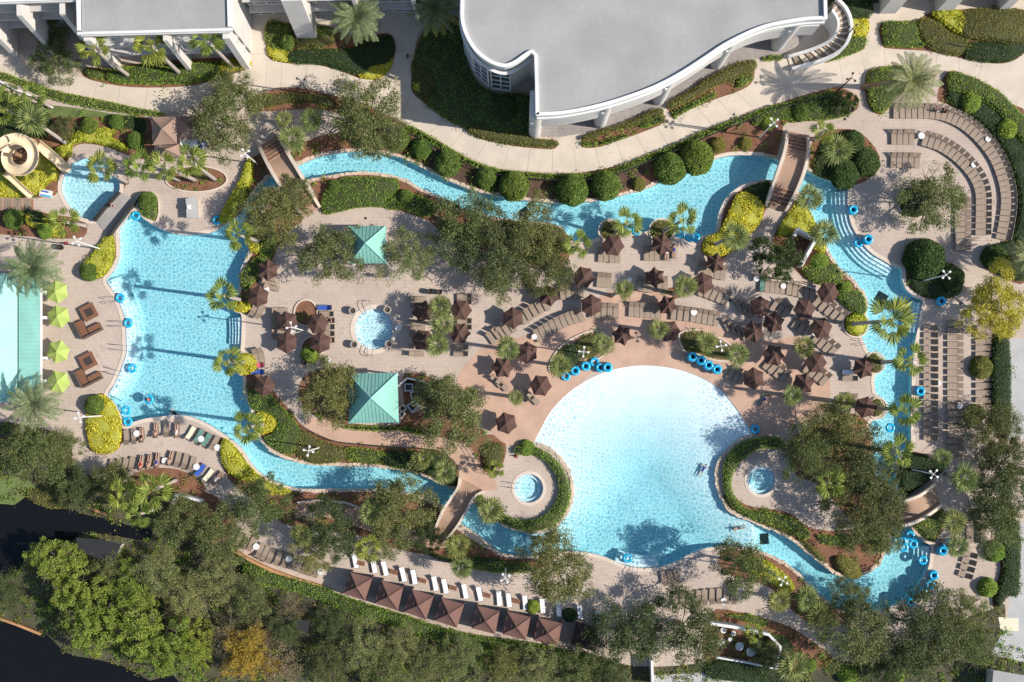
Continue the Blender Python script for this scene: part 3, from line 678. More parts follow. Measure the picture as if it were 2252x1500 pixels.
TREES = """oak|115,62,42|olive oak standing in the shaded corner beside the white fins of the far wing
oak|118,128,52|broad olive oak between the grey wing and the first fan palm by the upper walkway
oak|490,262,76|large olive oak hiding part of the tan tents and leaning over the upper walkway
oak|508,188,44|small olive oak at the fork of the upper walkway
oak|806,255,80|large ragged oak on the river bank where the upper walkway narrows
oak|845,292,45|small oak reaching over the river beside the first round clipped bush
oak|598,470,66|olive oak overhanging the river at the foot of the stair bridge
oak|645,432,44|thin pale oak spilling over the stair bridge
oak|727,560,66|round oak hiding a corner of the smaller aqua roofed kiosk
light|897,560,60|pale thin oak on the other side of the smaller aqua roofed kiosk
oak|1022,498,72|oak with one long branch over the upper river bend
dark|1095,560,80|dark oak in the middle of the grove behind the curved lounger rows
oak|1170,520,70|yellow flecked oak of the grove next to the river bank
dark|1200,585,62|dark oak at the lower edge of the grove beside the curved lounger rows
light|1095,610,50|small sparse oak hanging over the paved deck below the grove
oak|725,865,68|round oak hiding a corner of the larger aqua roofed kiosk
oak|992,915,78|spreading oak over the curved boardwalk and the service yard
oak|958,868,45|small oak shading the service yard beside the larger kiosk
oak|70,995,68|large olive oak at the edge of the lawn by the dark pond
oak|140,985,42|small oak next to the bare mulch corner near the yellow bed
dark|172,1080,46|oak leaning over the upper arm of the dark pond
oak|248,1062,50|oak behind the sunbathers' lounger row
oak|400,1145,54|oak beside the white wall ruin south of the left pool
oak|480,1178,62|oak over the paving between the white wall and the taupe lounger row
oak|575,1108,62|pale oak overhanging the yellow strip by the lower river
dark|720,1168,62|dark oak over the shaded tan path below the lower river
light|690,1222,42|pinkish sparse oak at the end of the taupe lounger row
oak|880,1112,72|big oak overhanging the lower river before the curved bridge
oak|855,1180,48|oak beside the fan palm above the white loungers
dark|940,1180,36|small dark oak at the foot of the curved bridge
oak|1225,1255,76|tall thin oak standing between the beach pool and the cabanas
oak|1200,1190,40|small oak reaching over the mouth of the lower river
dark|1375,1400,76|dense oak at the end of the cabana row
dark|1505,1385,80|dense oak beside the white walled garden
oak|1632,1248,60|oak with yellow bushes around its foot by the lower right river
oak|1868,1310,42|small oak overhanging the bottom bend of the right river
oak|1890,1400,76|big oak below the bottom bend of the right river
dark|2045,1385,84|big dark oak beside the grey driveway corner
dark|1985,1448,66|dark oak in the lower corner between the big oaks and the driveway
dark|1930,1470,40|dark tree between the two bottom edge domes
oak|2140,1420,52|oak half over the pale driveway corner at the lower right
oak|1690,1440,36|olive tree outside the lower corner of the white walled garden
dark|2215,1020,60|tall dark tree over the end of the grey side road
oak|2120,1350,52|oak leaning towards the tan driveway patch
oak|1830,950,72|oak over the shaded lounge deck above the second hot tub
dark|1895,1020,76|dark oak along the narrow shaded stretch of the right river
dark|1900,1120,80|dark oak beside the small right bridge
oak|1790,1000,62|oak right next to the second hot tub
oak|1950,1062,32|little oak in the middle of the narrow river
oak|1940,1180,44|oak hanging over the tubes at the river's lower turn
dark|2185,945,62|dark tree below the last long lounger column
dark|2200,1075,72|dark tree at the corner of the grey side road
oak|2195,1150,60|oak beside the lowest right lounger column
oak|2050,440,72|grey green airy oak inside the ring hedge on the round terrace
yellow|2195,675,72|bright yellow tree standing between the lounger columns and the side road
magnolia|1710,567,50|glossy dark round magnolia beside the white walled enclosure
magnolia|1855,225,28|small glossy magnolia in the strip by the upper walkway
dark|137,283,27|dark bushy tree above the spiral slide's yellow bed
lime|120,1235,58|lime green tree at the tip of the wooded bank between the two ponds
lime|165,1310,62|lime green tree on the pond bank below the tip tree
lime|215,1370,68|large lime green tree leaning over the lower pond
lime|300,1385,70|lime green tree in the middle of the bright pond clump
lime|375,1432,66|lime green tree furthest along the lower pond
lime|430,1415,48|small lime green tree next to the golden tree
lime|285,1300,52|lime green tree further from the water behind the bright clump
oak|235,1245,42|olive tree beside the dark tin roofed hut
light|345,1265,56|pale tree between the hut and the hedge
light|415,1312,54|pale green tree in the middle of the woodland
light|478,1268,52|pale olive tree below the taupe lounger row's orange wall
dark|10,1300,44|shaded dark tree at the edge of the frame by the pond
bare|402,1362,38|leafless thin tree behind the lime green clump
oak|548,1318,48|olive tree of the woodland under the long hedge
gold|548,1440,60|golden orange tree at the lower edge of the woodland
bare|610,1462,58|leafless brown tree beside the golden tree
bare|495,1400,48|leafless grey brown tree between lime and golden trees
bare|640,1345,36|leafless tree next to the small grey woodland clearing
dark|620,1390,42|dark tree below the small grey woodland clearing
dark|738,1375,42|dark woodland tree below the first cabanas
light|800,1428,52|pale green woodland tree below the third cabana
light|885,1422,44|pale woodland tree below the fourth cabana
oak|945,1455,46|olive woodland tree beside a small wild palm
light|1015,1448,50|pale green woodland tree below the fifth cabana
oak|1110,1472,46|olive woodland tree below the sixth cabana
light|1190,1462,50|pale woodland tree below the seventh cabana
oak|1265,1475,52|olive woodland tree below the end of the hedge
dark|722,1462,46|dark woodland tree next to the leafless brown tree
oak|850,1482,50|olive tree on the lower edge of the woodland below the fourth cabana
dark|1340,1490,44|dark tree by the grey gate at the bottom edge
bare|570,1390,40|greyish bare bush tree above the golden tree"""
for ln in TREES.split('\n'):
    k, p, lb = ln.split('|'); x, y, r = map(float, p.split(','))
    grp = {'oak': 'oaks round the pools', 'dark': 'oaks round the pools', 'light': 'oaks round the pools', 'lime': 'lime green trees by the pond'}.get(k)
    if y > 1230 and x < 1360 and k in ('oak', 'dark', 'light'): grp = 'woodland trees below the hedge'
    tree(k, x, y, r, lb, grp, 1.75 if 'around its foot' in lb else 1.45 if 'right next to the second hot tub' in lb or 'tall thin' in lb else 1.0)

# ---------------------------------------------------------------- fan palms and date palms
def fan_crown(seed, leaf, n=15, pet=.95, blade=.85, droop=.35, seg=13, spread=4.4, wf=.33):
    r_ = random.Random(seed); vs = []
    for k in range(n):
        a = 2.399 * k + r_.uniform(-.2, .2); t = k / n
        el = 1.1 - 1.5 * t ** .8 + r_.uniform(-.1, .1)                       # young leaves stand up, old ones hang
        d = Vector((math.cos(a) * math.cos(el), math.sin(a) * math.cos(el), math.sin(el))); side = Vector((-math.sin(a), math.cos(a), 0)); up = side.cross(d) * -1
        L = pet * r_.uniform(.85, 1.12) * (.3 + .7 * min(1, t * 4)); tip = d * L; u = side * .03
        vs += [-u, tip - u * .6, tip + u * .6, u]
        bl = blade * r_.uniform(.75, 1.2)
        for j in range(seg):
            f = (j / (seg - 1) - .5); b = f * spread; ll = bl * (1 - .55 * abs(f) ** 1.5 * 1.6)
            dr = d * math.cos(b) + side * math.sin(b); dn = Vector((0, 0, -1)) * droop
            e = tip + dr * ll + dn * ll * .55; m_ = tip + dr * ll * .62 + dn * ll * .12
            q = (d * -math.sin(b) + side * math.cos(b)) * (ll * spread / seg * wf); lift = up * (.03 if j % 2 else -.03)
            vs += [tip, m_ - q + lift, e, m_ + q + lift]
    me = bpy.data.meshes.new('crown'); me.from_pydata([tuple(v) for v in vs], [], [tuple(range(4 * i, 4 * i + 4)) for i in range(len(vs) // 4)])
    me.materials.append(MATS[leaf]); me.update(); return me
def date_crown(seed, leaf, n=46, L=4.0, gold=0):
    r_ = random.Random(seed); vs = []; mi = []
    for k in range(n):
        a = 2.399 * k + r_.uniform(-.15, .15); t = k / n; el = 1.3 - 1.65 * t + r_.uniform(-.1, .1)
        hd = Vector((math.cos(a), math.sin(a), 0)); side = Vector((-math.sin(a), math.cos(a), 0)); ll = L * r_.uniform(.85, 1.08) * (.8 + .2 * t)
        pts = []; p = Vector((0, 0, 0)); e = el; ns = 22
        for j in range(ns + 1):
            pts.append(p.copy()); p = p + (hd * math.cos(e) + Vector((0, 0, 1)) * math.sin(e)) * (ll / ns); e -= (1.1 + .35 * t) / ns
        g = 1 if gold and t > .6 and math.sin(a) < -.2 else 0
        for j in range(ns):
            u = side * .025; vs += [pts[j] - u, pts[j + 1] - u, pts[j + 1] + u, pts[j] + u]; mi.append(g)
            if j < 3: continue
            f = j / ns; w_ = .5 * math.sin(math.pi * min(1, .18 + f * .82)) ** .7 + .06; d = (pts[j + 1] - pts[j]).normalized()
            for sgn in (-1, 1):
                for h_ in (0, .5):
                    b = pts[j].lerp(pts[j + 1], h_); q = (side * sgn * .8 + d * .62).normalized() * w_ * r_.uniform(.8, 1.1) + Vector((0, 0, -.12 * w_))
                    vs += [b, b + q * .5 + d * .034, b + q, b + q * .5 - d * .034]; mi.append(g)
    me = bpy.data.meshes.new('crown'); me.from_pydata([tuple(v) for v in vs], [], [tuple(range(4 * i, 4 * i + 4)) for i in range(len(vs) // 4)])
    me.materials.append(MATS[leaf]); me.materials.append(MATS['date_leaf_gold']); me.polygons.foreach_set('material_index', mi); me.update(); return me
FAN = [fan_crown(s, 'fan_leaf', 11 + s % 3, .7, 1.06, .34, 9, 1.95) for s in range(1, 6)]
FANS = [fan_crown(s, 'fan_leaf_dull', 15, .5, 1.3, .16, 11, 2.5, .26) for s in range(6, 10)]
DATE = [date_crown(1, 'date_leaf'), date_crown(2, 'date_leaf'), date_crown(3, 'date_leaf', gold=1)]
pc = {}
def palm(kind, px, py, r, h, label, base=None, bark='palm_bark'):
    """px,py: where the middle of the crown shows; base: where the foot shows"""
    L = {'fan': FAN, 'shaggy': FANS, 'date': DATE[:2], 'dategold': DATE[2:]}[kind]; i = pc.get(kind, 0); pc[kind] = i + 1
    top = W(px, py, h); b = W(*base) if base else Vector((top.x, top.y, 0)); b.z = 0
    nm = 'date_palm' if kind.startswith('date') else 'fan_palm'
    e = empty(nm, b, 0, label, 'palm', 'date palms' if kind.startswith('date') else 'fan palms round the pools')
    d = Vector((top.x - b.x, top.y - b.y, h)); n = 8; pts = []; rad = []; r0 = .26 if not kind.startswith('date') else .32
    for j in range(n + 1):
        t = j / n; pts.append((d.x * t ** 1.25, d.y * t ** 1.25, d.z * t)); rad.append(r0 * (1.25 if j == 0 else 1 - .28 * t))
    mb = MB(); mb.tube(pts, rad, 8); link('trunk', mb.mesh('trunk', bark, True), e)
    c = link('crown', L[i % len(L)], e, d, rnd.uniform(0, 6.28)); k = r / S / (3.8 if kind.startswith('date') else 1.75 if kind == 'shaggy' else 1.5)
    c.scale = (k, k, k * .95); return e
PALMS = """fan|207,108,37|10|285,168|tall fan palm in front of the grey roofed left block, next to the oak
fan|333,100,38|11|396,162|tall fan palm in front of the middle of the grey roofed left block
fan|453,88,36|12|512,147|tall fan palm in front of the corner of the grey roofed left block
fan|73,212,30|6||fan palm with broken shape over the hedge by the upper left walkway
shaggy|70,262,40|8|146,315|large ragged palm leaning over the top of the spiral slide
fan|14,240,34|7||fan palm cut by the photo's left edge above the slide
fan|20,205,26|5||smaller fan palm cut by the photo's left edge next to the white rail
fan|221,370,34|11||thin fan palm hanging over the round splash pool
fan|307,365,33|12|394,396|fan palm of the brown oval bed whose crown is closest to the splash pool
fan|357,366,33|12|430,397|fan palm of the brown oval bed with the middle crown
fan|419,354,34|10|473,395|fan palm of the brown oval bed with the crown closest to the tan tents
fan|143,489,38|6|188,497|fan palm beside the flat bridge at the splash pool
fan|525,517,32|9|569,531|fan palm over the upper right corner of the left pool
fan|490,650,34|10|530,660|fan palm in the middle yellow planter of the left pool
fan|501,795,32|10|537,797|fan palm in the third yellow planter at the right rim of the left pool
fan|543,941,34|10|579,933|fan palm over the mouth of the lower river at the left pool
shaggy|623,262,22|3||small shaggy palm above the stair bridge, first of the cluster
shaggy|686,266,30|3.4||small shaggy palm of the stair bridge cluster beside the ragged oak
shaggy|643,305,34|4||biggest shaggy palm of the stair bridge cluster next to the bridge rail
shaggy|967,674,30|4.5||upper shaggy palm in the bed between the umbrella pairs by the round pool
shaggy|974,712,32|5||middle shaggy palm in the bed between the umbrella pairs by the round pool
shaggy|961,760,30|4.5||lower shaggy palm in the bed between the umbrella pairs by the round pool
shaggy|1118,766,30|5.5||shaggy palm by the tip of the curved lounger rows
shaggy|1034,866,20|3||small fan palm at the edge of the service yard
shaggy|1134,874,20|4||small fan palm between two brown umbrellas by the beach pool
shaggy|1372,636,24|5|1345,650|palm in the small mulch patch among the curved lounger rows
shaggy|1507,632,30|5.5|1482,646|larger palm in the mulch patch beside a brown umbrella among the curved rows
shaggy|1447,724,26|5||palm above the middle of the beach pool between two umbrellas
shaggy|1327,759,29|5||palm rising from the green planter over the beach pool
shaggy|1233,803,30|4||palm over the blue tubes of the green planter
shaggy|1553,752,28|5||palm in the second planter above the beach pool
shaggy|1622,780,30|5||palm beside the row of four blue tube stacks
fan|1271,538,34|5||fan palm at the river end of the grove
fan|1380,489,32|6|1352,513|fan palm in the first round planter of the upper river
fan|1503,484,34|7|1457,510|fan palm in the second round planter of the upper river
shaggy|1616,520,36|5.5|1565,541|pale palm rising out of the yellow hill by the upper river
shaggy|1843,328,38|4.5||wide shaggy palm between the dome bushes by the double rail bridge
fan|1810,290,26|5||small fan palm at the upper end of the double rail bridge
shaggy|1780,437,34|5||shaggy palm over the yellow bed at the double rail bridge
shaggy|1812,513,36|5||shaggy palm by the white walled enclosure at the right river
fan|1960,705,48|13|1872,713|largest fan palm over the right river, grown out of the round yellow planter
fan|2003,792,38|12|1937,797|fan palm over the right river from the first of the two small planters
fan|1991,903,34|12|1929,897|fan palm over the right river from the second of the two small planters
fan|1978,993,34|11|1919,988|yellowish fan palm over the shaded part of the right river
shaggy|1743,869,26|6||shaggy palm by the mulch circle beside the beach pool
shaggy|1857,883,24|4||shaggy palm next to the umbrella at the second small planter
shaggy|2071,1008,26|5||shaggy palm at the lower end of the long lounger columns
shaggy|2121,1052,36|7||large shaggy palm beside the white lamp post near the small right bridge
fan|1825,1062,34|6||fan palm in the shade between the dark oaks by the second hot tub
shaggy|1769,762,28|4.5||shaggy palm among the slanted lounger groups on the beach deck
shaggy|2100,1150,32|6||shaggy palm over the lowest right lounger column
shaggy|2106,1203,28|6||shaggy palm over the stacked blue tubes at the river's lower turn
shaggy|1713,1322,30|4||shaggy palm on the bank of the lower right river beside the white lamp
shaggy|1775,1318,34|3||low shaggy palm on the bank of the river's bottom bend
shaggy|1803,1352,34|3||low palm next to yellow flowers by the shaded path
shaggy|1746,1464,40|5||large pale palm at the bottom edge by the dome bushes
shaggy|817,1127,34|4.5||palm above the tan path below the lower river
shaggy|666,1178,30|4||dull palm in the shade near the taupe lounger row
fan|811,1205,30|4||thin palm at the end of the white lounger row
shaggy|1006,1199,32|4.5||palm at the foot of the curved bridge
shaggy|1014,1249,28|4.5||palm hanging over the white lounger terrace
shaggy|1078,1122,36|4.5||palm on the hot tub peninsula beside the curved bridge
shaggy|977,1037,32|3.5||low palm on the inner bank of the lower river
shaggy|929,1010,26|3||small palm further up the inner bank of the lower river
fan|1091,1033,22|3||leafy little palm at the rail of the curved bridge
fan|270,1088,34|6||bright fan palm over the woodland next to the sunbathers
fan|337,1078,40|7|387,1056|bright large fan palm below the sunbathers' lounger row
fan|304,1131,30|6|357,1115|bright fan palm at the edge of the dark pond
fan|894,1463,24|2||small wild palm in the woodland below the fourth cabana
fan|1074,1455,26|2||small wild palm in the woodland below the fifth cabana
fan|1657,1392,22|2.5||little palm inside the white walled garden
date|782,38,72|7||grey green date palm in front of the middle building
dategold|958,18,70|8||date palm with yellow lower fronds between the middle building and the drum
date|2008,178,74|10|1900,192|date palm leaning over the end of the upper walkway with a bent trunk
date|70,590,76|8||date palm over the upper corner of the long aqua roof
date|74,888,74|8||date palm over the lower corner of the long aqua roof
date|2265,560,52|6||date palm cut by the photo's right edge"""
for ln in PALMS.split('\n'):
    k, p, h, b, lb = ln.split('|'); x, y, r = map(float, p.split(','))
    palm(k, x, y, r, float(h), lb, tuple(map(float, b.split(','))) if b else None, 'palm_bark_brown' if k == 'date' and x > 1900 and x < 2100 else 'palm_bark')

# ---------------------------------------------------------------- clipped domes
def dome_proto(seed, leaf, cone=1.0, n=5200, size=.13):
    rs = np.random.RandomState(seed); d = rs.normal(size=(n, 3)); d /= np.linalg.norm(d, axis=1)[:, None]; d[:, 2] = np.abs(d[:, 2]) * 1.0
    z = d[:, 2]; lump = 1 + .05 * np.sin(d[:, 0] * 5 + seed) * np.cos(d[:, 1] * 6) + rs.normal(size=n) * .018
    c = np.empty((n, 3)); k = lump * np.where(z > .5, 1, 1); c[:, 0] = d[:, 0] * k; c[:, 1] = d[:, 1] * k; c[:, 2] = .1 + z ** .9 * 1.55 * cone * lump
    core = MB(); core.lathe([(.9, .0), (.97, .35 * cone), (.9, .75 * cone), (.7, 1.15 * cone), (.4, 1.45 * cone), (.02, 1.6 * cone)], 18)
    return mesh_np('clipped_foliage', rand_leaves(rs, c, size, .2), leaf, core, CORE.get(leaf, 'core_green'))
DOME = {'t': [dome_proto(1, 'topiary'), dome_proto(2, 'topiary')], 'd': [dome_proto(3, 'hedge_dark')], 'g': [dome_proto(4, 'hedge_green', n=3800, size=.17)], 'o': [dome_proto(5, 'hedge_olive', n=3800, size=.17)], 'c': [dome_proto(6, 'topiary', 1.6)]}
DOMES = """t|875,303,25|dome beside the ragged oak, first of the row along the upper river
t|926,326,22|dome second from the ragged oak in the row along the upper river
t|985,357,28|big dome third from the ragged oak in the row along the upper river
t|1070,391,23|smaller dome in the middle of the row along the upper river
t|1130,407,32|big dome in the row along the upper river, above the dark drain grate
t|1259,416,34|tallest dome overhanging the middle of the upper river
t|1333,407,31|dome standing alone past the tallest one over the upper river
t|1475,369,34|lower of the two big paired domes over the upper river
t|1534,345,36|upper of the two big paired domes over the upper river
d|1876,312,26|dark dome above the wide shaggy palm near the double rail bridge
d|1906,357,30|dark dome at the edge of the round terrace near the double rail bridge
d|1858,381,32|dark dome at the water by the double rail bridge
g|2136,225,23|light green dome in the dark bed behind the outermost lounger arc, upper one
g|2216,283,23|light green dome in the dark bed behind the outermost lounger arc, lower one
d|2037,569,44|very big dark dome in the planter with a white lamp
d|2095,612,28|smaller dark dome in the planter with a white lamp
d|2190,566,28|dark dome by the cut off date palm
g|1804,575,19|small dome beside the white walled enclosure
g|1860,633,15|small dome in the hedge by the right river
o|2160,808,25|olive oval bush standing between the outer long lounger columns
o|2145,912,22|olive bush at the lower end of the outermost lounger column
g|2190,1214,22|light green dome beside the lower right lounger groups, upper one
g|2174,1293,21|light green dome beside the lower right lounger groups, lower one
t|323,442,21|light green dome in the small bed between splash pool and left pool
t|194,597,20|dome at the lower end of the upper yellow bed of the left pool
t|207,891,22|dome at the upper end of the lower yellow bed of the left pool
t|26,481,21|dome below the wooden dock at the photo's edge
t|195,276,19|dome above the splash pool's yellow bed, first from the slide
t|254,267,16|dome above the splash pool's yellow bed, middle one
t|296,308,19|dome above the splash pool's yellow bed, next to the tan tents
g|98,507,18|green bush beside the fan palm at the dock
t|735,411,16|small dome in the bright hedge island by the stair bridge
t|891,432,16|small dome at the far end of the bright hedge island
c|632,92,16|tall cone bush in the bed by the building entrance path
d|1111,235,26|shaded dome on the lawn under the drum's windows
g|681,779,20|loose green bush below two brown umbrellas
g|1173,1335,15|small bush among the white loungers, first from the beach pool oak
d|1252,1353,15|small dark bush among the white loungers, second from the beach pool oak
o|1866,1248,34|flat olive oval bush at the tip of the lower right peninsula
g|1968,1482,24|dome at the bottom edge, closest to the driveway
g|1866,1484,22|dome at the bottom edge in the middle
g|1783,1464,14|little dome at the foot of the large pale palm
t|1760,245,20|small round bush under the white lamp post by the double rail bridge
g|1690,270,16|dark little bush on the bank above the paired domes
g|1158,985,17|bright bush at the upper end of the hot tub's ring hedge
o|1640,315,14|tufted bush next to the upper paired dome
o|1405,405,15|straw coloured grass tuft on the upper river bank
o|1580,318,17|straw coloured ornamental grass above the upper paired dome
g|1480,1180,1|x"""
for ln in DOMES.split('\n')[:-1]:
    k, p, lb = ln.split('|'); x, y, r = map(float, p.split(','))
    m = DOME[k][int(x) % len(DOME[k])]; zs = .75 if k in 'tc' else .6
    if x == 1866 and y == 1248: zs = .3
    g = W(x, y, r / S * zs * .9); g.z = 0
    o = link('ornamental_grass' if 'grass' in lb else 'clipped_bush', m, None, g, rnd.uniform(0, 6.28)); s = r / S; o.scale = (s, s * (.55 if x == 1866 and y == 1248 else 1), s * zs * 1.1); tag(o, lb, 'bush', 'clipped dome bushes')

# ---------------------------------------------------------------- hedges and shrub beds
def hedge(kind, h, pts, name='hedge', dens=55, size=.16, lump=.12):
    """a clipped block: a dark core with leaves over its top and sides"""
    q = ccw(pts); rs = np.random.RandomState(abs(hash((round(q[0].x * 10), round(q[0].y * 10)))) % 99999)
    qi = offset(q, -.14); core = MB(); n = len(q)
    top = offset(q, -.3)
    core.add([(p.x, p.y, 0) for p in qi] + [(p.x, p.y, h * .8) for p in qi] + [(p.x, p.y, h * .94) for p in top], [(i, (i + 1) % n, n + (i + 1) % n, n + i) for i in range(n)] + [(n + i, n + (i + 1) % n, 2 * n + (i + 1) % n, 2 * n + i) for i in range(n)] + [tuple(2 * n + i for i in t) for t in tessellate_polygon([top])])
    poly_ = xy(q); x0, x1 = min(p[0] for p in poly_), max(p[0] for p in poly_); y0, y1 = min(p[1] for p in poly_), max(p[1] for p in poly_)
    a = abs(area2(q)); m = int((x1 - x0) * (y1 - y0) * dens); c = rs.uniform((x0, y0), (x1, y1), size=(m, 2))
    # even-odd test for all points at once
    ins = np.zeros(m, bool); j = n - 1
    for i in range(n):
        xi, yi = poly_[i]; xj, yj = poly_[j]
        if yi != yj: ins ^= ((yi > c[:, 1]) != (yj > c[:, 1])) & (c[:, 0] < (xj - xi) * (c[:, 1] - yi) / (yj - yi) + xi)
        j = i
    c = c[ins]; z = h + lump * (np.sin(c[:, 0] * 2.1 + c[:, 1] * .7) * np.cos(c[:, 1] * 1.8 - c[:, 0] * .5)) + rs.normal(size=len(c)) * .05
    # round the shoulders
    dmin = np.full(len(c), 9.0)
    for i in range(n):
        A = np.array(poly_[i]); B = np.array(poly_[(i + 1) % n]); d = B - A; l2 = (d ** 2).sum() or 1e-9
        t = np.clip(((c - A) @ d) / l2, 0, 1); dmin = np.minimum(dmin, np.linalg.norm(c - A - t[:, None] * d, axis=1))
    z -= np.where(dmin < .3, (1 - dmin / .3) ** 2 * h * .35, 0)
    cen = [np.column_stack([c, z])]
    for i in range(n):
        A, B = q[i], q[(i + 1) % n]; l = (B - A).length; k = int(l * h * dens * .8) + 1; t = rs.random_sample(k); zz = rs.uniform(.05, h * .85, k)
        s = np.column_stack([A.x + (B.x - A.x) * t, A.y + (B.y - A.y) * t, zz]); s[:, :2] += rs.normal(size=(k, 2)) * .05; cen.append(s)
    cen = np.concatenate(cen)
    return mesh_np(name, rand_leaves(rs, cen, size, .5), kind, core, CORE.get(kind, 'core_green'))
HK = {'g': 'hedge_green', 'b': 'hedge_bright', 'd': 'hedge_dark', 'o': 'hedge_olive', 'y': 'hedge_yellow', 'l': 'groundcover'}
